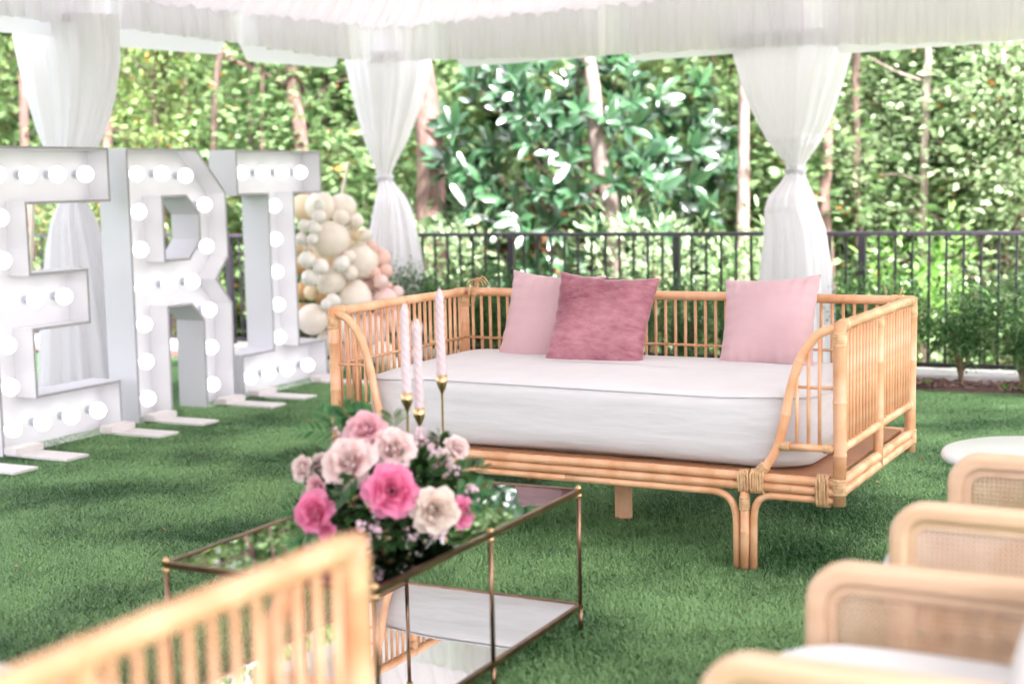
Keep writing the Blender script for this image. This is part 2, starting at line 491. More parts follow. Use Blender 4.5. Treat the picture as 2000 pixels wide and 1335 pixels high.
# lobed leaf (maple-like), flat fan
_l = [(0, 0, 0), (.22, .10, 0), (.52, .38, -.05), (.24, .42, 0.03), (.30, .78, -.04), (.09, .62, .03), (0, 1.0, -.08),
      (-.09, .62, .03), (-.30, .78, -.04), (-.24, .42, .03), (-.52, .38, -.05), (-.22, .10, 0)]
LEAFM = (np.array(_l, float), np.array([(0, 1, 3), (1, 2, 3), (0, 3, 5), (3, 4, 5), (0, 5, 7), (5, 6, 7), (0, 7, 9), (7, 8, 9), (0, 9, 11), (9, 10, 11)]))
LEAFL = (np.array([(0, 0, 0), (-.13, .25, .04), (0, .25, 0), (.13, .25, .04), (-.165, .58, .03), (0, .58, -.03), (.165, .58, .03), (-.07, .88, -.05), (.07, .88, -.05), (0, 1, -.12)], float),
         np.array([(0, 2, 1), (0, 3, 2), (1, 2, 5), (1, 5, 4), (2, 3, 6), (2, 6, 5), (4, 5, 7), (5, 6, 8), (5, 8, 7), (7, 8, 9)]))
def rot_frames(ydir, roll, upv=None):
    """matrices whose y column is ydir, up kept near +z then rolled"""
    y = ydir / np.linalg.norm(ydir, axis=1, keepdims=True)
    up = np.tile(np.array([0, 0, 1.0]), (len(y), 1))
    up[np.abs(y[:, 2]) > .97] = (1, 0, 0)
    if upv is not None: up = upv
    x = np.cross(y, up); x /= np.linalg.norm(x, axis=1, keepdims=True)
    z = np.cross(x, y)
    c, s = np.cos(roll)[:, None], np.sin(roll)[:, None]
    x2 = x * c + z * s
    z2 = -x * s + z * c
    return np.stack([x2, y, z2], axis=2)
def leafmass(name, pos, ydir, size, m, tmpl=LEAF4, roll=None, upv=None):
    n = len(pos)
    if roll is None: roll = rng.normal(0, .5, n)
    Rm = rot_frames(ydir, roll, upv)
    T, F_ = tmpl
    V = np.einsum('nij,kj->nki', Rm, T) * size[:, None, None] + pos[:, None, :]
    k = len(T)
    Fa = (F_[None] + (np.arange(n) * k)[:, None, None]).reshape(-1, 3)
    V = V.reshape(-1, 3)
    me = bpy.data.meshes.new(name)
    me.vertices.add(len(V)); me.vertices.foreach_set('co', V.astype(np.float32).ravel())
    me.loops.add(Fa.size); me.loops.foreach_set('vertex_index', Fa.astype(np.int32).ravel())
    me.polygons.add(len(Fa)); me.polygons.foreach_set('loop_start', np.arange(0, Fa.size, 3, dtype=np.int32))
    me.materials.append(m)
    me.update(calc_edges=True)
    return me
def unit(n):
    v = rng.normal(size=(n, 3))
    return v / np.linalg.norm(v, axis=1, keepdims=True)

# the garden grid: everything stands about 27 degrees off the view axis
GA = R_(26.6)
AX = Vector((math.cos(GA), -math.sin(GA), 0))      # along the fence, to the right
BX = Vector((math.sin(GA), math.cos(GA), 0))       # towards the fence
def grid(a, b_, z=0.0):
    return AX * a + BX * b_ + Vector((0, 0, z))

# ------------------------------------------------------------------ ground
LAWN_EDGE, KERB0, KERB1 = 9.36, 9.66, 10.02
mb = MB()
mb.add([grid(-80, -120), grid(80, -120), grid(80, LAWN_EDGE), grid(-80, LAWN_EDGE)], [(0, 1, 2, 3)])
tag(mb.build('lawn', M['lawn'], smooth=False), kind='structure')
mb = MB()
na, nb2 = 120, 8
vs, fs = [], []
for i in range(na + 1):
    for j in range(nb2 + 1):
        a_ = -16 + 26 * i / na
        b_ = LAWN_EDGE + (KERB0 - LAWN_EDGE + .02) * j / nb2
        e = 0.03 * math.sin(a_ * 5.1) + .02 * math.sin(a_ * 13) if j == 0 else 0
        vs.append(grid(a_, b_ + e, 0.006 + 0.035 * math.sin(PI * min(j / nb2 + .05, 1)) + rnd.uniform(0, .012)))
for i in range(na):
    for j in range(nb2):
        a_ = i * (nb2 + 1) + j
        fs.append((a_, a_ + nb2 + 1, a_ + nb2 + 2, a_ + 1))
mb.add(vs, fs)
tag(mb.build('mulch_bed', M['mulch']), kind='structure')
mb = MB()
for k in range(1500):
    a_ = rnd.uniform(-6, 2.5)
    b_ = rnd.uniform(LAWN_EDGE - .01, KERB0)
    r = Matrix.Rotation(rnd.uniform(0, PI), 3, 'Z') @ Matrix.Rotation(rnd.uniform(-.5, .5), 3, 'X') @ Matrix.Rotation(rnd.uniform(-.4, .4), 3, 'Y')
    mb.box(grid(a_, b_, .045 + rnd.uniform(-.005, .012)), (rnd.uniform(.02, .06), rnd.uniform(.008, .02), rnd.uniform(.004, .010)), r)
tag(mb.build('mulch_chips', M['chips'], smooth=False), 'reddish brown bark chips scattered over the planting strip', 'mulch', kind='stuff')
mb = MB()
mb.add([grid(-30, KERB0, 0), grid(12, KERB0, 0), grid(12, KERB0, .075), grid(-30, KERB0, .075), grid(12, KERB1, .075), grid(-30, KERB1, .075), grid(12, KERB1, -.5), grid(-30, KERB1, -.5)],
       [(0, 1, 2, 3), (3, 2, 4, 5), (5, 4, 6, 7)])
tag(mb.build('kerb', M['kerb'], smooth=False), kind='structure')
# woodland floor beyond the kerb: dips, then climbs
def hill(a_, b_):
    t = max(b_ - KERB1, 0)
    return -0.08 - 0.35 * min(t / 3, 1) + 0.0042 * max(t - 4, 0) ** 1.75 + .12 * math.sin(a_ * .7) * min(t / 4, 1) + .1 * math.sin(b_ * .9 + a_ * .3) * min(t / 4, 1)
vs, fs = [], []
na, nb2 = 70, 60
for i in range(na + 1):
    for j in range(nb2 + 1):
        a_ = -70 + 140 * i / na
        b_ = KERB1 - .01 + 80 * (j / nb2) ** 1.6
        vs.append(grid(a_, b_, hill(a_, b_)))
for i in range(na):
    for j in range(nb2):
        q = i * (nb2 + 1) + j
        fs.append((q, q + nb2 + 1, q + nb2 + 2, q + 1))
tag(MB().add(vs, fs).build('woodland_floor', M['wood_floor']), kind='structure')

# turf: one tile of curled blades, repeated over the lawn in view by its own node tree
TILE, NB = 0.5, 12000
bp_ = rng.uniform(-TILE / 2, TILE / 2, (NB, 2))
az = rng.uniform(0, 2 * PI, NB)
hgt = rng.uniform(.012, .025, NB)
lean = rng.uniform(.004, .022, NB)
wd = rng.uniform(.0009, .0019, NB)
dx, dy = np.cos(az), np.sin(az)
px_, py_ = -dy, dx
V = np.zeros((NB, 5, 3))
def put(k, along, z, wid):
    V[:, k, 0] = bp_[:, 0] + dx * along + px_ * wid
    V[:, k, 1] = bp_[:, 1] + dy * along + py_ * wid
    V[:, k, 2] = z
put(0, 0, 0, -wd); put(1, 0, 0, wd)
put(2, lean * .35, hgt * .6, -wd * .9); put(3, lean * .35, hgt * .6, wd * .9)
put(4, lean * 1.3, hgt, 0)
fb = np.array([(0, 1, 3), (0, 3, 2), (2, 3, 4)])
Fa = (fb[None] + (np.arange(NB) * 5)[:, None, None]).reshape(-1, 3)
me = bpy.data.meshes.new('turf')
me.vertices.add(NB * 5); me.vertices.foreach_set('co', V.astype(np.float32).ravel())
me.loops.add(Fa.size); me.loops.foreach_set('vertex_index', Fa.astype(np.int32).ravel())
me.polygons.add(len(Fa)); me.polygons.foreach_set('loop_start', np.arange(0, Fa.size, 3, dtype=np.int32))
me.materials.append(M['turf']); me.update(calc_edges=True)
turf = link('turf', me)
tag(turf, 'short green artificial turf of curled blades covering the lawn', 'turf', kind='stuff')
turf.rotation_euler = (0, 0, -GA)
A0, A1, B1 = -8.5, 1.5, LAWN_EDGE
NA, NBT = 20, 16
g = bpy.data.node_groups.new('turf_tiles', 'GeometryNodeTree')
g.interface.new_socket('Geometry', in_out='INPUT', socket_type='NodeSocketGeometry')
g.interface.new_socket('Geometry', in_out='OUTPUT', socket_type='NodeSocketGeometry')
gi = g.nodes.new('NodeGroupInput'); go = g.nodes.new('NodeGroupOutput')
gm = g.nodes.new('GeometryNodeMeshGrid')
gm.inputs['Size X'].default_value = (NA - 1) * TILE
gm.inputs['Size Y'].default_value = (NBT - 1) * TILE
gm.inputs['Vertices X'].default_value = NA
gm.inputs['Vertices Y'].default_value = NBT
tf = g.nodes.new('GeometryNodeTransform')
tf.inputs['Translation'].default_value = (A0 + NA * TILE / 2, B1 - NBT * TILE / 2, 0)
ip = g.nodes.new('GeometryNodeInstanceOnPoints')
rv = g.nodes.new('FunctionNodeRandomValue'); rv.data_type = 'INT'
ri = [s for s in rv.inputs if s.type == 'INT']
ri[0].default_value = 0; ri[1].default_value = 3
mm = g.nodes.new('ShaderNodeMath'); mm.operation = 'MULTIPLY'; mm.inputs[1].default_value = PI / 2
cx = g.nodes.new('ShaderNodeCombineXYZ')
g.links.new([s for s in rv.outputs if s.type == 'INT'][0], mm.inputs[0])
g.links.new(mm.outputs[0], cx.inputs['Z'])
g.links.new(gm.outputs['Mesh'], tf.inputs['Geometry'])
g.links.new(tf.outputs[0], ip.inputs['Points'])
g.links.new(gi.outputs[0], ip.inputs['Instance'])
g.links.new(cx.outputs[0], ip.inputs['Rotation'])
g.links.new(ip.outputs[0], go.inputs[0])
md = turf.modifiers.new('tiles', 'NODES'); md.node_group = g

# ------------------------------------------------------------------ fence
FB = 9.88
fence = thing('metal_fence', 'black metal picket fence with flat top rail standing on the pale kerb', 'fence', grid(0, FB), -GA)
def a_of(x):                                   # where the view ray of column x crosses the fence line
    r = pray(x, 455)
    n_ = BX
    t = (grid(0, FB) - CAM).dot(n_) / r.dot(n_)
    return (CAM + r * t - grid(0, FB)).dot(AX)
post_a = [a_of(998), a_of(1319), a_of(1684.5)]
sp_ = (post_a[2] - post_a[0]) / 2
posts = [post_a[0] + sp_ * k for k in range(-5, 6)]
a0, a1 = posts[0], posts[-1]
prof = [(-.026, -.015), (.026, -.015), (.026, .001), (.022, .008), (.012, .0135), (0, .015), (-.012, .0135), (-.022, .008), (-.026, .001)]
vs = [(x, y, 1.0 + z) for x in (a0, a1) for y, z in prof]
k = len(prof)
fs = [(i, i + k, (i + 1) % k + k, (i + 1) % k) for i in range(k)] + [tuple(range(k)), tuple(range(2 * k - 1, k - 1, -1))]
MB().add(vs, fs).build('top_rail', M['fence'], fence, smooth=True, sharp=40)
MB().box(((a0 + a1) / 2, 0, .115), (a1 - a0, .030, .028)).build('bottom_rail', M['fence'], fence, smooth=False)
pm = MB().box((0, 0, .529), (.050, .050, .908)).mesh('post', M['fence'], smooth=False)
bm_ = MB().box((0, 0, .557), (.0165, .0165, .854)).mesh('baluster', M['fence'], smooth=False)
for k, a_ in enumerate(posts):
    link('post', pm, fence, (a_, 0, 0))
    if k < len(posts) - 1:
        for j in range(1, 12):
            link('baluster', bm_, fence, (a_ + sp_ * j / 12, 0, 0))

# ------------------------------------------------------------------ party tent
TA = R_(35)
TX = Vector((math.cos(TA), -math.sin(TA), 0)); TY = Vector((-math.sin(TA), -math.cos(TA), 0))
TC = Vector((-.945, 11.3, 0))
LA, LB = 8.3, 11.6
EAVE = 2.59
tent = thing('party_tent', 'white party tent with gathered ceiling liner and frilled valance over the seating', 'tent', TC, -TA)
def T(a_, b_, z):                              # tent-local: x along TX, y opposite TY
    return Vector((a_, -b_, z))
def lift(d):
    return .05 * d + .085 * d * d
def ceiling_slope(p0, p1, inward, length, trim0, trim1, nm):
    """one slope: eave from p0 to p1, rises along inward; sides cut by hips"""
    p0, p1, inward = Vector(p0), Vector(p1), Vector(inward)
    L_ = (p1 - p0).length
    e = (p1 - p0) / L_
    ns, ntt = int(L_ / .022), 14
    vs, fs = [], []
    ph = [rnd.uniform(0, 6) for _ in range(4)]
    for j in range(ntt + 1):
        d = length * j / ntt
        for i in range(ns + 1):
            s_ = i / ns
            lo, hi = d * trim0, L_ - d * trim1
            q = lo + (hi - lo) * s_
            u = s_ * L_
            pl = .011 * math.sin(u * 2 * PI / .15 + .8 * math.sin(u * 3 + ph[0])) + .006 * math.sin(u * 2 * PI / .083 + ph[1]) + .008 * math.sin(u * 2 * PI / .39 + ph[2])
            vs.append(p0 + e * q + inward * d + Vector((0, 0, EAVE + lift(d) + pl * (1 if d < length - .1 else .3))))
    for j in range(ntt):
        for i in range(ns):
            q = j * (ns + 1) + i
            fs.append((q, q + 1, q + ns + 2, q + ns + 1))
    return MB().add(vs, fs).build(nm, M['liner'], tent)
H = LA / 2
ceiling_slope(T(0, 0, 0), T(LA, 0, 0), (0, -1, 0), H, 1, 1, 'ceiling_liner')
ceiling_slope(T(0, LB, 0), T(0, 0, 0), (1, 0, 0), H, 1, 1, 'ceiling_liner')
ceiling_slope(T(LA, 0, 0), T(LA, LB, 0), (-1, 0, 0), H, 1, 1, 'ceiling_liner')
ceiling_slope(T(LA, LB, 0), T(0, LB, 0), (0, 1, 0), H, 1, 1, 'ceiling_liner')
# outer vinyl roof
zt = EAVE + .16
e_ = .08
c4 = [T(-e_, -e_, zt), T(LA + e_, -e_, zt), T(LA + e_, LB + e_, zt), T(-e_, LB + e_, zt)]
r2 = [T(H, H, zt + 1.35), T(H, LB - H, zt + 1.35)]
MB().add(c4 + r2, [(0, 1, 4), (1, 2, 5, 4), (2, 3, 5), (3, 0, 4, 5)]).build('roof', M['tent'], tent, smooth=False)
def valance(p0, p1, out, zlo0, zlo1, seed):
    p0, p1, out = Vector(p0), Vector(p1), Vector(out)
    L_ = (p1 - p0).length; e = (p1 - p0) / L_
    n_ = int(L_ / .014); nz = 6
    q = random.Random(seed)
    ph = [q.uniform(0, 6) for _ in range(6)]
    vs, fs = [], []
    for j in range(nz + 1):
        t = j / nz
        for i in range(n_ + 1):
            u = L_ * i / n_
            zl = zlo0 + (zlo1 - zlo0) * i / n_ + .008 * math.sin(u * 2.2 + ph[0]) + .005 * math.sin(u * 23 + ph[4])
            z = (EAVE + .02) * (1 - t) + zl * t
            am = (.010 + .020 * t)
            d = am * math.sin(u * 2 * PI / .125 + 1.3 * math.sin(u * 2.3 + ph[1])) + am * .55 * math.sin(u * 2 * PI / .061 + 1.1 * math.sin(u * 4 + ph[2])) + am * .6 * math.sin(u * 2 * PI / .34 + ph[3])
            vs.append(p0 + e * u + out * (d + .01) + Vector((0, 0, z)))
    for j in range(nz):
        for i in range(n_):
            a_ = j * (n_ + 1) + i
            fs.append((a_, a_ + 1, a_ + n_ + 2, a_ + n_ + 1))
    MB().add(vs, fs).build('liner_valance', M['liner'], tent)
valance(T(0, 0, 0), T(LA, 0, 0), (0, -1, 0), 2.335, 2.05, 1)
valance(T(0, LB, 0), T(0, 0, 0), (1, 0, 0), 2.65, 2.335, 2)
valance(T(LA, 0, 0), T(LA, LB, 0), (-1, 0, 0), 2.24, 2.27, 3)
# scalloped tabs of the outer valance hanging a little lower behind
def tab(p0, e, L_, zlo):
    vs, fs = [], []
    n_ = 24
    e = Vector(e); p0 = Vector(p0)
    for i in range(n_ + 1):
        u = L_ * i / n_
        r_ = .10
        d = min(u, L_ - u)
        rise = 0 if d > r_ else (r_ - math.sqrt(max(r_ * r_ - (r_ - d) ** 2, 0))) * .9
        for z in (EAVE + .16, zlo + rise):
            vs.append(p0 + e * u + Vector((0, 0, z)) )
    for i in range(n_):
        fs.append((2 * i, 2 * i + 1, 2 * i + 3, 2 * i + 2))
    MB().add(vs, fs).build('valance_tab', M['skirt'], tent)
k = 0.62
while k < LA - .3:
    tab(T(k, -.085, 0), (1, 0, 0), min(1.42, LA - k), 2.285 - k * .034)
    k += 1.50
k = .42
while k < 6.0:
    tab(T(-.085, k, 0), (0, -1, 0), 1.02, 2.268 + k * .025)
    k += 1.17
for (a_, b_) in ((-.03, -.03), (3.35, -.15), (LA, 0), (-.13, 2.90), (0, 6.5), (0, LB), (LA, 3.0), (LA, 6.0), (LA, LB)):
    MB().tube([T(a_, b_, 0), T(a_, b_, EAVE + .1)], .028, 14).build('pole', M['alu'], tent)
    MB().box(T(a_, b_, .006), (.16, .16, .012)).build('base_plate', M['alu'], tent, smooth=False)
for p0, p1 in ((T(0, 0, EAVE + .12), T(LA, 0, EAVE + .12)), (T(0, 0, EAVE + .12), T(0, LB, EAVE + .12)), (T(LA, 0, EAVE + .12), T(LA, LB, EAVE + .12))):
    MB().tube([p0, p1], .026, 10).build('eave_rail', M['alu'], tent)

# pole curtains, tied at the waist
def curtain(a_, b_, label, prof, tie_z, axis, seed, depth=.30, push=(0, 0)):
    q = random.Random(seed)
    base = TC + TX * (a_ + push[0]) + TY * (b_ + push[1])
    t = thing('pole_curtain', label, 'curtain', (base.x, base.y, 0), axis, 'white curtains tied round the tent poles')
    n_ = 240
    zs = sorted(set([prof[0][0] + (prof[-1][0] - prof[0][0]) * i / 46 for i in range(47)] + [p[0] for p in prof]))
    ph = [q.uniform(0, 6.28) for _ in range(8)]
    vs, fs = [], []
    for z in zs:
        for i in range(len(prof) - 1):
            if prof[i][0] <= z <= prof[i + 1][0] or i == len(prof) - 2:
                f_ = (z - prof[i][0]) / (prof[i + 1][0] - prof[i][0]); f_ = f_ * f_ * (3 - 2 * f_) * .15 + f_ * .85
                wdt = prof[i][1] * (1 - f_) + prof[i + 1][1] * f_
                off = prof[i][2] * (1 - f_) + prof[i + 1][2] * f_
                break
        near = math.exp(-((z - tie_z) / .12) ** 2)
        hw = wdt / 2
        hd = min(hw, depth / 2) * (1 - .1 * near) + .01
        for k in range(n_):
            th = 2 * PI * k / n_
            fold = .50 * math.sin(9 * th + ph[0] + .5 * math.sin(2 * th + ph[4])) + .32 * math.sin(15 * th + ph[1] + .3 * z) + .20 * math.sin(23 * th + ph[2]) + .4 * math.sin(4 * th + ph[3])
            am = .030 * (.35 + .65 * min(1, hw / .25)) * (1 - .55 * near) + .004
            am = min(am, hw * .42)
            x = (hw + am * fold * .6) * math.cos(th) + off
            y = (hd + am * fold) * math.sin(th)
            vs.append((x, y, z))
    for j in range(len(zs) - 1):
        for k in range(n_):
            a2, b2 = j * n_ + k, j * n_ + (k + 1) % n_
            fs.append((a2, b2, b2 + n_, a2 + n_))
    MB().add(vs, fs).build('drape', M['curtain'], t)
    mb = MB()
    for k in range(3):
        r_ = .060 + .004 * k
        pts = [(r_ * math.cos(x) + prof_off(prof, tie_z), r_ * .95 * math.sin(x), tie_z + .012 * (k - 1) + .004 * math.sin(3 * x)) for x in [2 * PI * i / 28 for i in range(29)]]
        mb.tube(pts, .0085, 8, caps=False)
    mb.build('tie', M['curtain'], t)
    return t
def prof_off(prof, z):
    for i in range(len(prof) - 1):
        if prof[i][0] <= z <= prof[i + 1][0]:
            f_ = (z - prof[i][0]) / (prof[i + 1][0] - prof[i][0])
            return prof[i][2] * (1 - f_) + prof[i + 1][2] * f_
    return 0
PR = [(0.03, .62, 0), (.4, .54, 0), (.8, .46, 0), (1.05, .385, -.005), (1.18, .335, -.03), (1.27, .28, -.03), (1.36, .165, -.01), (1.43, .105, 0), (1.48, .12, 0), (1.63, .33, -.01), (1.75, .46, -.01), (1.9, .59, -.02), (2.05, .70, -.02), (2.2, .79, -.02), (2.33, .82, -.02)]
PCn = [(0.03, .60, 0), (.4, .55, 0), (.8, .44, .02), (1.05, .34, .03), (1.2, .275, .03), (1.3, .215, .02), (1.38, .14, .0), (1.45, .095, -.02), (1.50, .11, -.02), (1.56, .16, -.02), (1.77, .335, 0), (2.03, .495, .02), (2.2, .58, .03), (2.3, .62, .03), (2.42, .64, .03)]
PL = [(0.03, .56, 0), (.4, .50, 0), (.8, .42, 0), (1.05, .34, 0), (1.2, .27, 0), (1.3, .19, 0), (1.40, .105, 0), (1.47, .13, 0), (1.62, .26, 0), (1.8, .42, .02), (2.0, .54, .03), (2.2, .62, .03), (2.35, .64, .02), (2.47, .64, .02)]
curtain(0, 0, 'white voile curtain tied round the tent corner pole behind the balloons', PCn, 1.45, R_(0), 1, .24, (-.03, -.03))
curtain(3.35, 0, 'white voile curtain tied round the pole behind the daybed, before the fence', PR, 1.43, R_(-30), 5, .30, (0, -.15))
curtain(0, 2.90, 'white voile curtain tied round the pole behind the lit letter E', PL, 1.40, R_(-6), 9, .26, (-.13, 0))

def strap(label, p0, p1):
    p0, p1 = Vector(p0), Vector(p1)
    t = thing('guy_strap', label, 'strap', (p1.x, p1.y, 0), 0, 'tent guy straps')
    d = (p0 - p1)
    MB().tube([Vector((0, 0, .02)), Vector((0, 0, .02)) + d * .5, d], [.014, .014, .014], 6).build('webbing', M['rope'], t)
    MB().tube([(0, 0, -.05), (0.02, 0, .12)], .012, 8).build('stake', M['fence'], t)
strap('cream guy strap running down from the tent corner curtain behind the letter I', at_y(676, 172, 11.4), at_y(590, 420, 11.6) * 1 + Vector((0, 0, -.6)))
strap('cream guy strap running down beside the curtain behind the letter E', at_y(63, 180, 9.0), at_y(26, 420, 9.3) + Vector((0, 0, -.9)))

# ------------------------------------------------------------------ marquee letters
LD = R_(63)
def poly_offset(pts, t):
    n_ = len(pts); r = []
    for i in range(n_):
        p, a_, b_ = Vector(pts[i]), Vector(pts[i - 1]), Vector(pts[(i + 1) % n_])
        d1, d2 = (p - a_).normalized(), (b_ - p).normalized()
        n1, n2 = Vector((-d1.y, d1.x)), Vector((-d2.y, d2.x))
        k = n1 + n2
        r.append(p + k * (t / (1 + n1.dot(n2))))
    return r
def marquee(label, outer, holes, bulbs, feet, loc):
    t = thing('marquee_letter', label, 'letter', loc, LD)
    loops = [outer] + holes
    # back panel
    allp = [p for l in loops for p in l]
    tri = tessellate_polygon([[Vector((p[0], p[1], 0)) for p in l] for l in loops])
    k = len(allp)
    Y0, Y1, DEP = .145, .157, .222
    vs = [(p[0], Y0, p[1]) for p in allp] + [(p[0], Y1, p[1]) for p in allp]
    fs = [tuple(f) for f in tri] + [tuple(i + k for i in reversed(f)) for f in tri]
    MB().add(vs, fs).build('back_panel', M['letter'], t, smooth=False)
    # side walls with thickness, and the bare front edge
    wmb, tmb = MB(), MB()
    for li, l in enumerate(loops):
        area = sum(l[i - 1][0] * l[i][1] - l[i][0] * l[i - 1][1] for i in range(len(l)))
        sgn = 1 if area > 0 else -1
        ins = poly_offset(l, .0145 * sgn * (1 if li == 0 else -1))
        n_ = len(l)
        o0 = [(p[0], .003, p[1]) for p in l]; i0 = [(p[0], .003, p[1]) for p in ins]
        o1 = [(p[0], DEP, p[1]) for p in l]; i1 = [(p[0], DEP, p[1]) for p in ins]
        f2 = []
        for i in range(n_):
            j = (i + 1) % n_
            f2 += [(i, j, j + 2 * n_, i + 2 * n_), (n_ + j, n_ + i, 3 * n_ + i, 3 * n_ + j), (2 * n_ + i, 2 * n_ + j, 3 * n_ + j, 3 * n_ + i)]
        wmb.add(o0 + i0 + o1 + i1, f2)
        of = [(p[0], 0, p[1]) for p in l]; jf = [(p[0], 0, p[1]) for p in ins]
        f3 = []
        for i in range(n_):
            j = (i + 1) % n_
            f3 += [(j, i, n_ + i, n_ + j), (i, j, j + 2 * n_, i + 2 * n_), (n_ + j, n_ + i, 3 * n_ + i, 3 * n_ + j)]
        tmb.add(of + jf + [(p[0], .0028, p[1]) for p in l] + [(p[0], .0028, p[1]) for p in ins], f3)
    wmb.build('side_wall', M['letter'], t, smooth=False)
    tmb.build('front_edge', M['trim'], t, smooth=False)
    for (x, z) in bulbs:
        bo = link('bulb', BULB, t, (x, .062, z))
        link('socket', SOCK, bo)
    for x in feet:
        ft = link('foot_plank', FOOT, t, (x, 0, 0))
        link('foot_block', FBLK, ft)
    return t
BULB = MB().sphere((0, 0, 0), .0475, 20, 14).mesh('bulb', M['bulb'])
_s = MB()
_s.tube([(0, .0825, 0), (0, .078, 0), (0, .077, 0), (0, .044, 0)], [.024, .024, .016, .016], 16)
SOCK = _s.mesh('socket', M['socket'], smooth=False)
FOOT = MB().box((0, -.215, .022), (.16, .43, .014)).mesh('foot_plank', M['plank'], smooth=False)
FBLK = MB().box((.0, -.050, .046), (.20, .085, .034)).mesh('foot_block', M['plank'], smooth=False)
HL, th = 1.65, .31
E_ = [(0, 0), (.92, 0), (.92, .305), (.272, .305), (.272, .658), (.703, .658), (.703, .97), (.272, .97), (.272, 1.34), (.915, 1.34), (.915, HL), (0, HL)]
bz = [.14 + .2265 * i for i in range(7)]
bE = [(.136, z) for z in bz] + [(.136 + .217 * k, bz[0]) for k in (1, 2, 3)] + [(.136 + .217 * k, bz[3]) for k in (1, 2)] + [(.136 + .217 * k, bz[6]) for k in (1, 2, 3)]
Rr = [(0, 0), (.305, 0), (.315, .68), (.53, .678), (.638, .571), (.632, 0), (.925, 0), (.94, .663), (.79, .828), (.92, .962), (.918, 1.374), (.645, HL), (0, HL)]
Rh = [(.308, .977), (.308, 1.352), (.52, 1.354), (.636, 1.241), (.634, 1.087), (.527, .975)]
bR = [(.155, z) for z in bz] + [(.38, bz[6]), (.60, 1.485), (.775, 1.30), (.775, 1.035), (.395, bz[3]), (.62, bz[3]), (.775, .627), (.775, .385), (.775, .142)]
I_ = [(0, 0), (.99, 0), (.99, .308), (.655, .308), (.655, 1.352), (.99, 1.352), (.99, HL), (.02, HL), (.02, 1.35), (.352, 1.35), (.352, .302), (.0, .302)]
bI = [(.16, bz[6]), (.385, bz[6]), (.61, bz[6]), (.83, bz[6]), (.505, bz[1]), (.505, bz[2]), (.505, bz[3]), (.505, bz[4]), (.505, bz[5]), (.16, .132), (.37, .132), (.58, .132), (.83, .132)]
ld = Vector((math.cos(LD), math.sin(LD), 0))
Eo = Vector((-2.29, 8.33, 0)) - ld * .92
marquee('white marquee letter E with lit round bulbs standing on the turf', E_, [], bE, (.10, .82), Eo)
marquee('white marquee letter R with lit round bulbs between the letters E and I', Rr, [Rh], bR, (.13, .81), (-2.24, 8.51, 0))
marquee('white marquee letter I with slab serifs and lit bulbs beside the balloons', I_, [], bI, (.14, .86), (-1.785, 9.44, 0))
p = Eo + ld * (-.26)
fp = link('foot_plank', FOOT, None, p, (0, 0, LD))
tag(fp, 'thin whitewashed plank lying on the turf past the stem of letter E', 'plank')

# ------------------------------------------------------------------ rattan daybeds
BW, BD = 2.10, 1.073
BYAW = 0.492666
BFR = Vector((1.119594, 4.877224, 0))
ba = Vector((-math.cos(BYAW), math.sin(BYAW), 0)); bb = Vector((math.sin(BYAW), math.cos(BYAW), 0))
ZT, ZM, ZL, ZB = .893, .678, .466, .349
hw = BW / 2
def ring_prof(L_, r, k):
    pr = [(r - .003, -L_ / 2)]
    for i in range(k):
        z0 = -L_ / 2 + L_ * i / k
        pr += [(r, z0 + L_ / k * .15), (r + .0022, z0 + L_ / k * .5), (r, z0 + L_ / k * .85)]
    pr.append((r - .003, L_ / 2))
    return pr
def binding(parent, p, d, r, L_, k=5):
    me = MB().lathe(ring_prof(L_, r, k), 16).mesh('binding', M['binding'])
    q = Vector((0, 0, 1)).rotation_difference(Vector(d))
    return link('binding', me, parent, p, q)
def wrap(parent, c, w_, d_, h_, n_=5):
    """flat cane wound round a stack of rails: n turns side by side along x"""
    mb = MB()
    r_ = w_ / n_ / 2
    for k in range(n_):
        x = c[0] - w_ / 2 + r_ * (2 * k + 1)
        hy, hz = d_ / 2, h_ / 2
        rc = hy * .85
        pts = []
        for cy, cz, a0_ in ((hy - rc, hz - rc, 0), (-hy + rc, hz - rc, 90), (-hy + rc, -hz + rc, 180), (hy - rc, -hz + rc, 270)):
            for i in range(6):
                a_ = R_(a0_ + 18 * i)
                pts.append((x + .0015 * math.sin(k * 2 + i), c[1] + cy + rc * math.cos(a_), c[2] + cz + rc * math.sin(a_)))
        mb.tube(pts + [pts[0]], r_ * 1.05, 6, caps=False)
    return mb.build('binding', M['binding'], parent)
def X(u):                                     # u is measured from the right post
    return hw - u
def cane(pts, r, n=14):
    pts = [Vector(p) for p in pts]
    L_ = sum((pts[i + 1] - pts[i]).length for i in range(len(pts) - 1))
    out, rs = [pts[0]], [r]
    nxt = rnd.uniform(.06, .22)
    run = 0.0
    ph1, ph2 = rnd.uniform(0, 6), rnd.uniform(0, 6)
    for i in range(len(pts) - 1):
        a_, b_ = pts[i], pts[i + 1]
        seg = (b_ - a_).length
        d = (b_ - a_) / max(seg, 1e-9)
        side = d.orthogonal().normalized(); sd2 = d.cross(side)
        while nxt < run + seg - .012:
            for o_, k in ((-.007, 1.0), (-.002, 1.075), (.002, 1.075), (.007, 1.0)):
                t = nxt + o_ - run
                if t > 0:
                    w_ = .0016 * math.sin(nxt * 5 + ph1) if len(pts) == 2 else 0
                    out.append(a_ + d * t + side * w_ + sd2 * w_ * .6 * math.sin(ph2)); rs.append(r * k * (1 + .02 * math.sin(nxt * 7 + ph2)))
            nxt += rnd.uniform(.13, .30)
        run += seg
        out.append(b_); rs.append(r)
    return MB().tube(out, rs, n)
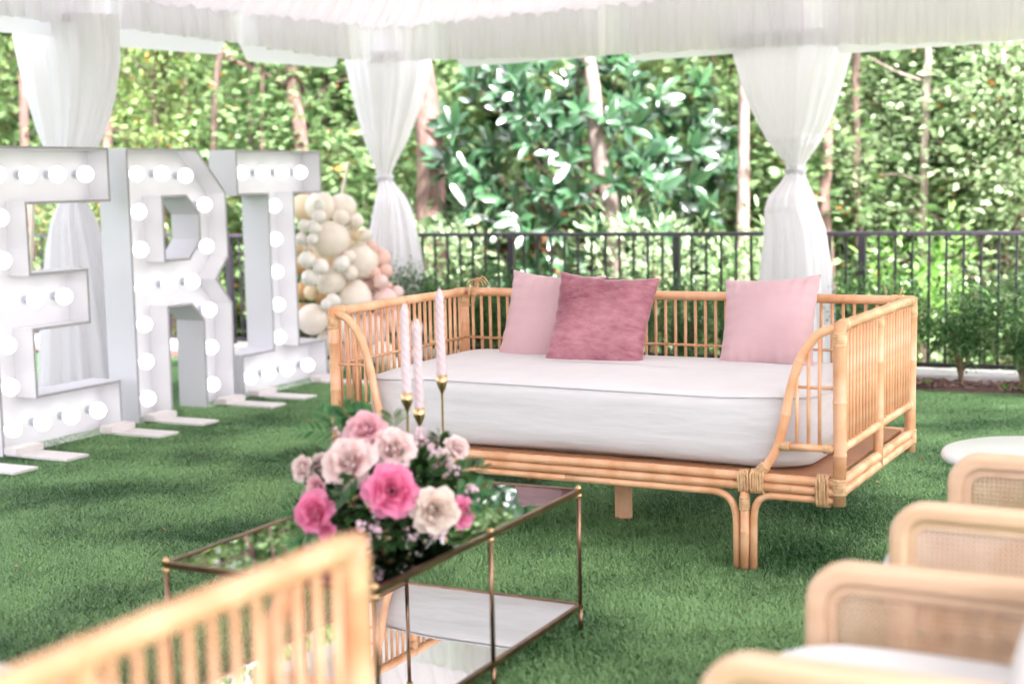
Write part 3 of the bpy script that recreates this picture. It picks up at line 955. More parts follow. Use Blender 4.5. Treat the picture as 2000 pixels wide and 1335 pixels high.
def daybed(label, loc, rz, detail=True):
    t = thing('rattan_daybed', label, 'daybed', loc, rz, None)
    POST, RAIL, SPN, RB = .0225, .0195, .0072, .0165
    # corner posts
    for x in (-hw, hw):
        for y in (0, BD):
            cane([(x, y, .27), (x, y, ZT + .012)], POST, 16).build('post', M['rattan'], t)
            binding(t, (x, y, ZT - .045), (0, 0, 1), POST + .0015, .05)
            binding(t, (x, y, .335), (0, 0, 1), POST + .0015, .06)
        # middle post of the side and side rails
        cane([(x, BD / 2, .30), (x, BD / 2, ZT - .01)], .019, 14).build('post', M['rattan'], t)
        binding(t, (x, BD / 2, ZT - .04), (0, 0, 1), .0205, .03, 3)
        cane([(x, -.012, ZT), (x, BD + .012, ZT)], RAIL, 14).build('top_rail', M['rattan'], t)
        cane([(x, 0, ZL), (x, BD, ZL)], .0165, 12).build('panel_rail', M['rattan'], t)
        for k, z in enumerate((ZB, ZB - .036)):
            cane([(x, 0, z), (x, BD, z)], .0185, 12).build('base_rail', M['rattan'], t)
        sg = 1 if x > 0 else -1
        MB().tube([(x - sg * .011, .02, ZM), (x - sg * .011, BD - .02, ZM)], .0058, 8).build('thin_rail', M['rattan'], t)
        for (y0, y1) in ((0, BD / 2), (BD / 2, BD)):
            kk = 11
            for j in range(1, kk + 1):
                y = y0 + (y1 - y0) * j / (kk + 1)
                so_ = link('spindle', SPIND, t, (x, y, 0))
                link('spindle_tie', STIE, so_, (-sg * .009, 0, ZM))
        binding(t, (x, .05, ZT), (0, 1, 0), RAIL + .0015, .05)
        binding(t, (x, BD - .05, ZT), (0, 1, 0), RAIL + .0015, .05)
        binding(t, (x, BD / 2, ZT), (0, 1, 0), RAIL + .0012, .02, 2)
        binding(t, (x, .04, ZL), (0, 1, 0), .018, .035, 3)
        binding(t, (x, BD - .04, ZL), (0, 1, 0), .018, .035, 3)
    # back
    cane([(-hw, BD, ZT), (hw, BD, ZT)], RAIL, 14).build('top_rail', M['rattan'], t)
    cane([(-hw, BD, ZL), (hw, BD, ZL)], .0165, 12).build('panel_rail', M['rattan'], t)
    MB().tube([(-hw, BD - .011, ZM), (hw, BD - .011, ZM)], .0058, 8).build('thin_rail', M['rattan'], t)
    for z in (ZB, ZB - .036):
        cane([(-hw, BD, z), (hw, BD, z)], .0185, 12).build('base_rail', M['rattan'], t)
    kk = 44
    for j in range(1, kk + 1):
        so_ = link('spindle', SPIND, t, (-hw + BW * j / (kk + 1), BD, 0))
        link('spindle_tie', STIE, so_, (0, -.009, ZM))
    for s in (-1, 1):
        binding(t, (s * (hw - .055), BD, ZT), (1, 0, 0), RAIL + .0015, .05)
    # front: three stacked rails, the lowest bending down into the leg
    cane([(-hw, 0, ZB), (hw, 0, ZB)], RB, 14).build('front_rail', M['rattan'], t)
    cane([(-hw, 0, ZB - .033), (hw, 0, ZB - .033)], RB, 14).build('front_rail', M['rattan'], t)
    zl = ZB - .064
    for s in (-1, 1):
        lx = s * X(.34)
        outer = [(s * hw, 0, zl), (lx + s * .11, 0, zl)] + bez((lx + s * .11, 0, zl), (lx + s * .05, 0, zl), (lx + s * .032, 0, zl - .03), (lx + s * .032, 0, zl - .11), 8)[1:] + [(lx + s * .031, 0, 0)]
        cane(outer, .0135, 12).build('bent_rail', M['rattan'], t)
        inner = [(0, 0, zl), (lx - s * .13, 0, zl)] + bez((lx - s * .13, 0, zl), (lx - s * .06, 0, zl), (lx - s * .032, 0, zl - .03), (lx - s * .032, 0, zl - .12), 8)[1:] + [(lx - s * .031, 0, 0)]
        cane(inner, .0135, 12).build('bent_rail', M['rattan'], t)
        cane([(lx, -.006, ZB - .05), (lx, -.006, 0)], .0165, 14).build('leg', M['rattan'], t)
        binding(t, (lx, -.006, ZB - .098), (0, 0, 1), .0185, .05, 5)
        wrap(t, (lx, -.003, ZB - .018), .040, .044, .078, 5)
        wrap(t, (s * (hw - .055), 0, ZB - .031), .046, .042, .108, 5)
        # arched front of the side panel
        arc = [(.010, ZT - .004), (.072, .865), (.117, .813), (.146, .757), (.173, .668), (.196, .558), (.219, .469), (.255, .399), (.302, .350)]
        pts = smoothline([(s * X(u), 0, z) for u, z in arc], 4)
        cane(pts, .0165, 14).build('arm_arch', M['rattan'], t)
        d_ = Vector((s * (X(.302) - X(.255)), 0, .350 - .399))
        binding(t, (s * X(.285), 0, .368), d_, .0195, .07, 6)
        wrap(t, (s * X(.29), -.001, ZB - .016), .052, .044, .080, 6)
        cane([(s * X(.212), 0, ZL), (s * hw, 0, ZL)], .0135, 12).build('panel_rail', M['rattan'], t)
        binding(t, (s * X(.195), 0, ZL), (1, 0, 0), .0155, .04, 4)
        binding(t, (s * X(.04), 0, ZL), (1, 0, 0), .0155, .035, 4)
        for u, z1 in ((.150, .745), (.109, .822), (.070, .862)):
            MB().tube([(s * X(u), 0, ZL), (s * X(u), 0, z1)], .0066, 8).build('spindle', M['rattan'], t)
        MB().tube([(s * X(.165), 0, ZM), (s * hw, 0, ZM)], .0058, 8).build('thin_rail', M['rattan'], t)
        # rear legs
        cane([(lx, BD, ZB - .03), (lx, BD, 0)], .0165, 12).build('leg', M['rattan'], t)
        cane([(lx + s * .031, BD, ZB - .05), (lx + s * .031, BD, 0)], .0135, 12).build('leg', M['rattan'], t)
        cane([(lx - s * .031, BD, ZB - .05), (lx - s * .031, BD, 0)], .0135, 12).build('leg', M['rattan'], t)
    MB().box((0, BD / 2, .30), (.045, BD - .06, .05)).build('centre_beam', M['board'], t, smooth=False)
    MB().box((0, BD / 2, .137), (.062, .038, .275)).build('centre_leg', M['rattan'], t, smooth=False)
    pw = (BW - .07) / 2
    for s in (-1, 1):
        MB().box((s * (pw / 2 + .002), BD / 2, .356), (pw, BD - .05, .014)).build('platform_board', M['board'], t, smooth=False)
    return t
SPIND = MB().tube([(0, 0, ZL), (0, 0, ZM), (0, 0, ZT - .01)], .0072, 8).mesh('spindle', M['rattan'])
STIE = MB().sphere((0, 0, 0), .0085, 8, 6, (1.1, 1.1, .9)).mesh('spindle_tie', M['binding'])
bloc = BFR + ba * hw
bed = daybed('honey rattan daybed with white mattress standing before the black fence', bloc, -BYAW)
# loose cane ends knotted on the rear left corner
mb = MB()
for k in range(4):
    c_ = Vector((-hw + .05 + .012 * k, BD, ZT + .02))
    pts = [c_ + Vector((.030 * math.cos(a_) + .006 * k, .012 * math.sin(a_ * 2 + k), .034 * math.sin(a_) + .006 * k)) for a_ in [2 * PI * i / 18 for i in range(17)]]
    mb.tube(pts, .0032, 6)
pts = smoothline([(-hw + .06, BD - .02, ZT + .03), (-hw + .045, BD - .03, ZT - .01), (-hw + .05, BD - .035, ZT - .06), (-hw + .07, BD - .03, ZT - .05), (-hw + .075, BD - .02, ZT + .02)], 4)
mb.tube(pts, .0032, 6)
mb.build('knotted_cane', M['binding'], bed)
MB().tube([(hw - .05, BD, ZT + .01), (hw - .035, BD - .005, ZT + .055)], .004, 6).build('knotted_cane', M['binding'], bed)

def mattress(label, loc, rz):
    u0, u1, y0, y1, z0, z1 = .115, 2.00, .035, 1.035, .366, .632
    cx_, cy_ = (X(u0) + X(u1)) / 2, (y0 + y1) / 2
    hx, hy = (u1 - u0) / 2, (y1 - y0) / 2
    q = random.Random(3)
    t = thing('mattress', label, 'mattress', loc, rz)
    n_ = 120
    def outline(rr, ins):
        pts = []
        for i in range(n_):
            th_ = 2 * PI * i / n_
            c_, s_ = math.cos(th_), math.sin(th_)
            e = 2 / 14.0
            pts.append((cx_ + (hx - ins) * math.copysign(abs(c_) ** e, c_), cy_ + (hy - ins) * math.copysign(abs(s_) ** e, s_)))
        return pts
    rows = [(.05, z0 + .000), (.022, z0 + .012), (.006, z0 + .04), (0, z0 + .10), (-.002, z0 + .15), (0, z0 + .21), (.003, z1 - .030), (.010, z1 - .012), (.022, z1 - .001), (.045, z1 + .006), (.12, z1 + .013), (.22, z1 + .018), (.32, z1 + .021), (.42, z1 + .022), (.485, z1 + .022)]
    vs, fs = [], []
    for j, (ins, z) in enumerate(rows):
        for i, (x, y) in enumerate(outline(0, ins)):
            dz = .006 * math.sin(x * 9 + y * 5) * (1 if 2 < j < 9 else .5) + (.004 * math.sin(x * 23 + j) if j < 8 else 0)
            if j < 3: dz = max(0, dz) + .012 * max(0, math.sin(x * 3.2 + 1))
            dy = .005 * math.sin(x * 11 + z * 40) * (1 if 1 < j < 7 else 0)
            vs.append((x, y + dy, z + dz))
    for j in range(len(rows) - 1):
        for i in range(n_):
            a_, b_ = j * n_ + i, j * n_ + (i + 1) % n_
            fs.append((a_, b_, b_ + n_, a_ + n_))
    fs.append(tuple(range((len(rows) - 1) * n_, len(rows) * n_)))
    fs.append(tuple(range(n_ - 1, -1, -1)))
    mo = MB().add(vs, fs).build('cover', M['linen'], t)
    loop = [(x, y, z1 - .008 + .006 * math.sin(x * 9 + y * 5)) for x, y in outline(0, .0065)]
    MB().tube(loop + [loop[0]], .0042, 6, caps=False).build('piping', M['linen'], t)
    return t
mattress('white mattress lying on the daybed by the fence under pink pillows', bloc, -BYAW)

def pillow(name, label, m, size, thick, loc, rz, tilt, roll, seed, group=None, dent=0.0):
    """soft square cushion; local x wide, z up the face"""
    q = random.Random(seed)
    n_ = 34
    def surf(sgn):
        g_ = []
        for j in range(n_ + 1):
            for i in range(n_ + 1):
                u, v = -1 + 2 * i / n_, -1 + 2 * j / n_
                pin = 1 - .12 * (1 - u * u) * abs(v) ** 2.2, 1 - .11 * (1 - v * v) * abs(u) ** 2.2
                x = u * size / 2 * pin[1]; z = v * size / 2 * pin[0]
                h = (max(0, 1 - abs(u) ** 2.6) * max(0, 1 - abs(v) ** 2.6)) ** .55
                wr = .006 * math.sin(3.1 * u + 2.3 * v + seed) * h + .003 * math.sin(4 * v - 5 * u + seed * 2 + 2 * math.sin(3 * u)) * h + .006 * math.sin(26 * u + seed) * (abs(v) ** 3) + .005 * math.sin(24 * v + seed) * (abs(u) ** 3)
                if dent: h -= dent * math.exp(-((u - .05) / .16) ** 2 - ((v - 1) / .5) ** 2)
                y = sgn * (h * thick / 2) + wr
                z += -.012 * (1 - abs(u)) * (v < 0) * 0
                g_.append(Vector((x, y, z)))
        return g_
    Rm = Matrix.Rotation(rz, 3, 'Z') @ Matrix.Rotation(tilt, 3, 'X') @ Matrix.Rotation(roll, 3, 'Y')
    vs = surf(-1) + surf(1)
    k = (n_ + 1) ** 2
    fs = []
    for j in range(n_):
        for i in range(n_):
            a_ = j * (n_ + 1) + i
            fs.append((a_, a_ + 1, a_ + n_ + 2, a_ + n_ + 1))
            fs.append((k + a_ + 1, k + a_, k + a_ + n_ + 1, k + a_ + n_ + 2))
    o = MB().add(vs, fs).build(name, m, None, merge=True)
    o.matrix_world = Matrix.Translation(loc) @ Rm.to_4x4()
    s_ = o.modifiers.new('sub', 'SUBSURF'); s_.levels = 1; s_.render_levels = 1
    return tag(o, label, 'pillow', group)
def bedp(u, v, z):
    return BFR + ba * u + bb * v + Vector((0, 0, z))
TL = -R_(20)
pillow('throw_pillow', 'pale blush cotton pillow half hidden behind the dark rose velvet one', M['blush'], .47, .16, bedp(1.545, .875, .785), -BYAW + .05, TL * 1.1, R_(3), 1)
pillow('throw_pillow', 'dusty rose velvet pillow leaning on a pale pillow on the daybed', M['velvet'], .47, .17, bedp(1.235, .735, .792), -BYAW + .10, TL * 1.2, R_(3.5), 2, dent=.12)
pillow('throw_pillow', 'pale blush cotton pillow alone at the right arm of the daybed', M['blush'], .43, .17, bedp(.535, .87, .800), -BYAW - .06, TL * 1.15, R_(-4), 3)

# the facing daybed, only its end panel reaches into the picture
q1 = at_z(688, 1064, ZT)
ex = -ba * -1
bed2_x = ba                                     # its local x axis (turned half round)
bloc2 = q1 + bed2_x * hw
bloc2.z = 0
bed2 = daybed('honey rattan daybed facing the other across the glass coffee table', bloc2, PI - BYAW)
mattress('white mattress on the daybed that faces the other across the table', bloc2, PI - BYAW)
def bed2p(x, y, z):
    return bloc2 + ba * x - bb * y + Vector((0, 0, z))
pillow('throw_pillow', 'white cotton pillow behind the spindles of the facing daybed', M['cushion'], .44, .16, bed2p(-hw + .30, .86, .79), PI - BYAW, TL, 0, 5)

# ------------------------------------------------------------------ glass coffee table
TBY = R_(26.9)
tl, tw, tz, sz_ = 1.19, .645, .46, .09
tdir = Vector((math.sin(TBY), math.cos(TBY), 0)); tper = Vector((math.cos(TBY), -math.sin(TBY), 0))
tcen = Vector((-.352, 3.985, 0))
ct = thing('coffee_table', 'brass framed glass coffee table with mirrored lower shelf on the turf', 'table', tcen, -TBY)
bt = .0145
for z in (tz - bt / 2, sz_):
    for s in (-1, 1):
        MB().box((s * (tw / 2 - bt / 2), 0, z), (bt, tl, bt)).build('long_rail', M['brass'], ct, smooth=False)
        MB().box((0, s * (tl / 2 - bt / 2), z), (tw - 2 * bt - .001, bt, bt)).build('short_rail', M['brass'], ct, smooth=False)
for sx in (-1, 1):
    for y in (-tl / 2 + bt / 2, 0, tl / 2 - bt / 2):
        x = sx * (tw / 2 - bt / 2)
        MB().tube([(x, y, 0), (x, y, sz_ - bt / 2)], .0066, 10).build('leg', M['brass'], ct)
        MB().tube([(x, y, sz_ + bt / 2), (x, y, tz - bt - .0005)], .0066, 10).build('leg', M['brass'], ct)
        MB().sphere((x, y, tz - bt - .006), .0115, 12, 8, (1, 1, .8)).build('collar', M['gold'], ct)
        MB().sphere((x, y, tz + .003), .0095, 12, 8).build('finial', M['gold'], ct)
MB().box((0, 0, tz - .006), (tw - 2 * bt - .002, tl - 2 * bt - .002, .006)).build('glass_top', M['glass'], ct, smooth=False)
MB().box((0, 0, sz_ + .002), (tw - 2 * bt - .002, tl - 2 * bt - .002, .006)).build('mirror_shelf', M['mirror'], ct, smooth=False)

# ------------------------------------------------------------------ candles
def candle_set(px, ytop, ycup, Y, lab):
    top = at_y(px[0], ytop, Y); cup = at_y(px[1], ycup, Y)
    base = Vector((cup.x, cup.y, tz + .001))
    h = thing('candle_holder', 'slim brass candle holder ' + lab, 'candle holder', base, 0, 'brass candle holders on the coffee table')
    zc = cup.z - base.z
    MB().lathe([(.0, 0), (.038, 0), (.038, .004), (.006, .008), (.0042, .02), (.0038, zc - .035), (.0045, zc - .030)], 20).build('stem', M['gold'], h)
    MB().lathe([(.0045, zc - .030), (.0165, zc), (.0165, zc + .026), (.0150, zc + .0262), (.0150, zc + .006), (0, zc + .006)], 18).build('cup', M['gold'], h)
    L_ = top.z - cup.z - .008
    c = thing('taper_candle', 'pale pink twisted taper candle ' + lab, 'candle', base + Vector((0, 0, zc + .0065)), 0, 'pink taper candles')
    vs, fs = [], []
    n_, nz = 24, 60
    for j in range(nz + 1):
        z = L_ * j / nz
        rr = .0140 * (1 - .16 * j / nz)
        if z > L_ - .022: rr *= max(.12, (L_ - z) / .022) ** .5
        tw_ = z * 62
        for i in range(n_):
            a_ = 2 * PI * i / n_
            r_ = rr * (1 + .13 * math.cos(4 * (a_ + tw_)))
            vs.append((r_ * math.cos(a_), r_ * math.sin(a_), z))
    for j in range(nz):
        for i in range(n_):
            a_, b_ = j * n_ + i, j * n_ + (i + 1) % n_
            fs.append((a_, b_, b_ + n_, a_ + n_))
    fs.append(tuple(range(nz * n_, nz * n_ + n_)))
    MB().add(vs, fs).build('wax', M['candle'], c)
    MB().tube([(0, 0, L_), (.001, 0, L_ + .009)], .0011, 6).build('wick', M['wick'], c)
candle_set((792, 795), 592, 783, 4.12, 'beside the shortest one, over the pale roses')
candle_set((815, 819), 622, 812, 4.20, 'that stands lowest of the three')
candle_set((858, 863), 563, 748, 4.30, 'that stands tallest of the three')

# ------------------------------------------------------------------ flower centrepiece
FC = at_z(762, 1052, tz)
FC.z = tz + .001
fl = thing('flower_centrepiece', 'low centrepiece of pink, blush and cream roses on the glass table', 'flowers', FC)
MB().lathe([(0, 0), (.045, 0), (.042, .004), (.034, .012), (.050, .035), (.056, .050), (.052, .050), (.040, .035), (0, .030)], 28).build('bowl', M['gold'], fl)
def petal_mesh(w_, h_, cup, curl, seed, m):
    q = random.Random(seed)
    n_ = 8
    vs, fs = [], []
    for j in range(n_ + 1):
        v = j / n_
        for i in range(n_ + 1):
            u = -1 + 2 * i / n_
            wid = w_ * math.sin(PI * (.12 + .70 * v)) ** .75
            x = u * wid
            z = h_ * v - .12 * h_ * u * u * v
            y = cup * (1 - u * u) * 0 - cup * (u * u) * v ** .5 + curl * v ** 3 + .08 * h_ * math.sin(5 * u + seed) * v * v
            vs.append((x, y, z))
    for j in range(n_):
        for i in range(n_):
            a_ = j * (n_ + 1) + i
            fs.append((a_, a_ + 1, a_ + n_ + 2, a_ + n_ + 1))
    return MB().add(vs, fs).mesh('petal', m)
PET = {}
def petals(m):
    if m not in PET:
        PET[m] = [petal_mesh(.34, .62, .22, .02, 1, M[m]), petal_mesh(.48, .80, .26, .16, 2, M[m]), petal_mesh(.62, .86, .26, .38, 3, M[m]), petal_mesh(.66, .88, .20, .52, 4, M[m])]
    return PET[m]
HEART = MB()
for k in range(3):
    pts = []
    vs, fs = [], []
    for i in range(29):
        a_ = i / 28 * 2 * PI * 1.1 + k * 2.1
        r_ = .05 + .06 * k + .035 * i / 28
        vs += [(r_ * .6 * math.cos(a_), r_ * .6 * math.sin(a_), 0), (r_ * math.cos(a_), r_ * math.sin(a_), .60 - .02 * k)]
    for i in range(28):
        fs.append((2 * i, 2 * i + 2, 2 * i + 3, 2 * i + 1))
    HEART.add(vs, fs)
def rose(pos, face, R0, m, openness=1.0, seed=0):
    q = random.Random(seed)
    face = Vector(face).normalized()
    qt = Vector((0, 0, 1)).rotation_difference(face)
    core = link('rose', HEART.mesh('rose', M[m]), fl, pos, qt, R0)
    P = petals(m)
    rings = [(3, 0, .10, 8, .0), (4, 1, .16, 16, .02), (5, 1, .24, 28, .0), (6, 2, .28, 42, -.06), (6, 3, .28, 60, -.14)]
    for k, (cnt, kind, rad, tilt, dz) in enumerate(rings):
        for i in range(cnt):
            a_ = 2 * PI * (i + .5 * k) / cnt + q.uniform(-.2, .2)
            tl_ = R_(tilt * openness + q.uniform(-6, 6))
            Rm = Matrix.Rotation(a_ - PI / 2, 3, 'Z') @ Matrix.Rotation(-tl_, 3, 'X')
            o = link('petal', P[kind], core, Vector((math.cos(a_) * rad, math.sin(a_) * rad, dz)), Rm.to_quaternion(), 1 + q.uniform(-.08, .08))
    return core
fy = FC.y
def fpos(x, y, dY):
    return at_y(x, y, fy + dY) - FC
ROSES = [((712, 836), .02, 37, 'rose_pale', (-.1, -.7, .7), .75), ((768, 872), -.02, 38, 'rose_blush', (.1, -.8, .55), .95), ((678, 902), -.06, 46, 'rose_blush', (-.25, -.85, .45), .95),
         ((590, 914), .00, 25, 'rose_blush', (-.6, -.7, .3), .5), ((625, 905), .04, 22, 'rose_blush', (-.3, -.7, .5), .5), ((618, 950), -.03, 22, 'rose_pale', (-.4, -.9, .1), .5),
         ((612, 1002), -.07, 37, 'rose_hot', (-.35, -.9, .2), .9), ((636, 1036), -.08, 20, 'rose_hot', (-.1, -.95, -.1), .5), ((764, 958), -.13, 46, 'rose_hot', (.05, -.95, .25), 1.0),
         ((728, 962), -.10, 28, 'rose_cream', (-.5, -.85, 0), .8), ((851, 998), -.12, 42, 'rose_cream', (.25, -.95, .1), .9), ((902, 1000), -.05, 30, 'rose_hot', (.7, -.7, .1), .7),
         ((893, 872), .08, 24, 'rose_blush', (.5, -.6, .6), .6), ((862, 903), .05, 25, 'rose_blush', (.4, -.8, .3), .6)]
for i, (pxy, dY, rp, m, fc, op) in enumerate(ROSES):
    r_ = rp * (fy + dY) / FPX
    f_ = Vector(fc).normalized()
    rose(fpos(pxy[0], pxy[1], dY - .02) - f_ * r_ * .3, f_, r_ * 1.0, m, op, i)
# foliage: dark leaves through the dome, fern fronds, waxflower sprigs
nL = 1300
uu = unit(nL); uu[:, 2] = np.where(uu[:, 2] < -.35, -uu[:, 2], uu[:, 2])
rr = rng.uniform(.35, 1.0, nL)[:, None] ** .5
pos = uu * rr * np.array([.205, .14, .165]) + np.array([-.01, .045, .085])
me = leafmass('foliage', pos, uu + np.array([0, 0, .15]) + rng.normal(0, .45, (nL, 3)), rng.uniform(.028, .055, nL), M['leaf_green'])
link('foliage', me, fl)
nL = 260
th_ = rng.uniform(PI, 2 * PI, nL)
pos = np.stack([np.cos(th_) * rng.uniform(.06, .15, nL), np.sin(th_) * rng.uniform(.05, .12, nL), rng.uniform(.012, .075, nL)], axis=1)
tag(link('skirt_foliage', leafmass('skirt_foliage', pos, pos * 6 + rng.normal(0, .4, (nL, 3)) + np.array([0, 0, -.15]), rng.uniform(.03, .05, nL), M['leaf_green']), fl), kind='stuff')
def frond(p0, p1, n_, size, m, drop=.02):
    p0, p1 = Vector(p0), Vector(p1)
    d = p1 - p0
    side = d.cross(Vector((0, -.7, .7))).normalized()
    pos, ydir = [], []
    for i in range(n_):
        t = (i + .5) / n_
        b0 = p0 + d * t - Vector((0, 0, drop * t * t))
        for s in (-1, 1):
            pos.append(b0); ydir.append(side * s + d.normalized() * .9)
    pos.append(p1 - Vector((0, 0, drop))); ydir.append(d.normalized())
    szs = np.array([size * (1 - .4 * (i // 2) / n_) for i in range(len(pos))])
    o = link('frond', leafmass('frond', np.array(pos), np.array(ydir), szs, m, LEAFL), fl)
    return o
for (x0, y0, x1, y1, dY, m) in ((690, 850, 580, 828, .02, 'leaf_fern'), (680, 850, 625, 790, .04, 'leaf_fern'), (690, 830, 668, 782, .06, 'leaf_fern'), (720, 830, 690, 790, .05, 'leaf_fern'),
                                (890, 960, 955, 940, -.02, 'leaf_fern'), (880, 980, 950, 975, -.05, 'leaf_fern'), (650, 900, 560, 880, .03, 'leaf_green'), (640, 990, 555, 985, -.03, 'leaf_fern'),
                                (770, 840, 765, 795, .05, 'leaf_pale'), (860, 900, 856, 838, .08, 'leaf_green'), (700, 930, 660, 960, -.12, 'leaf_green'), (640, 1020, 570, 1040, -.08, 'leaf_fern'), (880, 930, 940, 900, .02, 'leaf_green')):
    frond(fpos(x0, y0, dY), fpos(x1, y1, dY), 8, .056, M[m])
for i, (x, y, dY, sp2) in enumerate(((705, 1022, -.12, 28), (740, 1035, -.12, 16), (812, 1034, -.13, 22), (842, 880, .03, 24), (828, 850, .06, 26), (805, 868, .05, 18), (600, 960, .0, 14), (880, 915, .03, 22), (660, 850, .03, 16), (920, 960, -.03, 14), (855, 1040, -.12, 16))):
    c_ = fpos(x, y, dY)
    mb = MB()
    for k in range(16):
        o_ = Vector((rnd.gauss(0, .5), rnd.gauss(0, .5), rnd.gauss(0, .5))) * sp2 * fy / FPX
        f_ = (o_ + Vector((0, -.01, .004))).normalized()
        qx = Vector((0, 0, 1)).rotation_difference(f_)
        r_ = rnd.uniform(.006, .010)
        for j in range(5):
            a_ = 2 * PI * j / 5
            p5 = [Vector((0, 0, 0)), Vector((math.cos(a_ - .5) * r_ * .7, math.sin(a_ - .5) * r_ * .7, r_ * .25)), Vector((math.cos(a_) * r_, math.sin(a_) * r_, r_ * .3)), Vector((math.cos(a_ + .5) * r_ * .7, math.sin(a_ + .5) * r_ * .7, r_ * .25))]
            mb.add([c_ + o_ + qx @ v for v in p5], [(0, 1, 2, 3)])
    tag(mb.build('waxflower_sprig', M['filler'], fl), kind='stuff')

# ------------------------------------------------------------------ cane armchairs
CF = (-bb * 0 + ba)                             # chairs face the coffee table
def rounded_rect(y0, y1, z0, z1, r, n_=8):
    pts = []
    for cx_, cz_, a0_ in ((y1 - r, z1 - r, 0), (y0 + r, z1 - r, 90), (y0 + r, z0 + r, 180), (y1 - r, z0 + r, 270)):
        for i in range(n_ + 1):
            a_ = R_(a0_ + 90 * i / n_)
            pts.append((cx_ + r * math.cos(a_), cz_ + r * math.sin(a_)))
    return pts
def frame_loop(outer, inner, x0, x1):
    """flat frame between two outlines in the y-z plane, thickness x0..x1"""
    n_ = len(outer)
    vs = [(x0, y, z) for y, z in outer] + [(x0, y, z) for y, z in inner] + [(x1, y, z) for y, z in outer] + [(x1, y, z) for y, z in inner]
    fs = []
    for i in range(n_):
        j = (i + 1) % n_
        fs += [(i, j, n_ + j, n_ + i), (2 * n_ + j, 2 * n_ + i, 3 * n_ + i, 3 * n_ + j), (j, i, 2 * n_ + i, 2 * n_ + j), (n_ + i, n_ + j, 3 * n_ + j, 3 * n_ + i)]
    return MB().add(vs, fs)
CW = .60
def armchair(label, near_pt, far_pt):
    """local y runs from the front edge of the arms to the back; local x across, from the near arm to the far arm"""
    near_pt, far_pt = Vector(near_pt), Vector(far_pt)
    ax = (far_pt - near_pt); ax.z = 0
    wdt = ax.length
    ang = math.atan2(ax.y, ax.x)
    # local x along ax; local y = -90 deg from x
    t = thing('cane_armchair', label, 'armchair', (near_pt.x, near_pt.y, 0), ang)
    AH = .665
    Ld = .66
    for k, x in enumerate((0, wdt)):
        o_ = rounded_rect(-Ld, 0, .20, AH, .085)
        i_ = rounded_rect(-Ld + .043, -.043, .243, AH - .043, .05)
        fo = frame_loop(o_, i_, x - .028, x + .028).build('arm_frame', M['ash'], t, sharp=40)
        bv = fo.modifiers.new('bev', 'BEVEL'); bv.width = .014; bv.segments = 3; bv.angle_limit = R_(50)
        i2 = rounded_rect(-Ld + .060, -.060, .260, AH - .060, .034)
        frame_loop(i_, i2, x - .012, x + .012).build('cane_border', M['cane_edge'], t, sharp=40)
        n_ = len(i2)
        MB().add([(x, y, z) for y, z in i2], [tuple(range(n_))]).build('cane_panel', M['cane'], t, smooth=False)
        for y in (-.06, -Ld + .06):
            MB().tube([(x, y, 0), (x, y, .21)], [.014, .019], 12).build('leg', M['ash'], t)
    # back
    MB().box((wdt / 2, -Ld + .022, .63), (wdt - .043, .035, .05)).build('back_rail', M['ash'], t, smooth=False)
    MB().box((wdt / 2, -Ld + .022, .27), (wdt - .043, .035, .05)).build('back_rail', M['ash'], t, smooth=False)
    MB().add([(.03, -Ld + .022, .29), (wdt - .03, -Ld + .022, .29), (wdt - .03, -Ld + .022, .61), (.03, -Ld + .022, .61)], [(0, 1, 2, 3)]).build('back_panel', M['cane_edge'], t, smooth=False)
    MB().box((wdt / 2, -Ld / 2 - .02, .265), (wdt - .044, Ld - .10, .03)).build('seat_deck', M['ash'], t, smooth=False)
    return t, wdt, Ld
def softbox(name, label, m, size, mat4, e1=.35, group=None):
    n1, n2 = 40, 24
    vs, fs = [], []
    def sp(c, e): return math.copysign(abs(c) ** e, c)
    for j in range(n2 + 1):
        p_ = -PI / 2 + PI * j / n2
        for i in range(n1):
            a_ = 2 * PI * i / n1
            vs.append((size[0] / 2 * sp(math.cos(p_), e1 * 1.4) * sp(math.cos(a_), e1), size[1] / 2 * sp(math.cos(p_), e1 * 1.4) * sp(math.sin(a_), e1), size[2] / 2 * sp(math.sin(p_), .75)))
    for j in range(n2):
        for i in range(n1):
            a_, b_ = j * n1 + i, j * n1 + (i + 1) % n1
            fs.append((a_, b_, b_ + n1, a_ + n1))
    o = MB().add(vs, fs).build(name, m)
    o.matrix_world = mat4
    return tag(o, label, 'cushion', group)
def chair_set(lab, clab, near_pt, far_pt):
    t, wdt, Ld = armchair(lab, near_pt, far_pt)
    Mw = Matrix.Translation(t.location) @ Matrix.Rotation(t.rotation_euler.z, 4, 'Z')
    softbox('seat_cushion', 'thick white seat cushion in the armchair ' + clab, M['cushion'], (wdt - .06, .68, .27), Mw @ Matrix.Translation((wdt / 2, -.27, .425)), .5)
    softbox('back_cushion', 'white back cushion in the armchair ' + clab, M['cushion'], (wdt - .06, .17, .44), Mw @ Matrix.Translation((wdt / 2, -Ld + .13, .60)) @ Matrix.Rotation(R_(12), 4, 'X'), .42)
def arm_corner(x, y, z=.64):
    return at_z(x, y, z)
n1, f1 = at_z(1367, 1338, .60), at_z(1577, 1151, .60)
chair_set('pale wood armchair with cane sides standing apart from the white round table', 'that stands away from the round table', n1, f1)
n2, f2 = at_z(1739, 1028, .60), at_z(1853, 927, .60)
chair_set('pale wood armchair with cane sides standing next to the white round table', 'next to the round table', n2, f2)

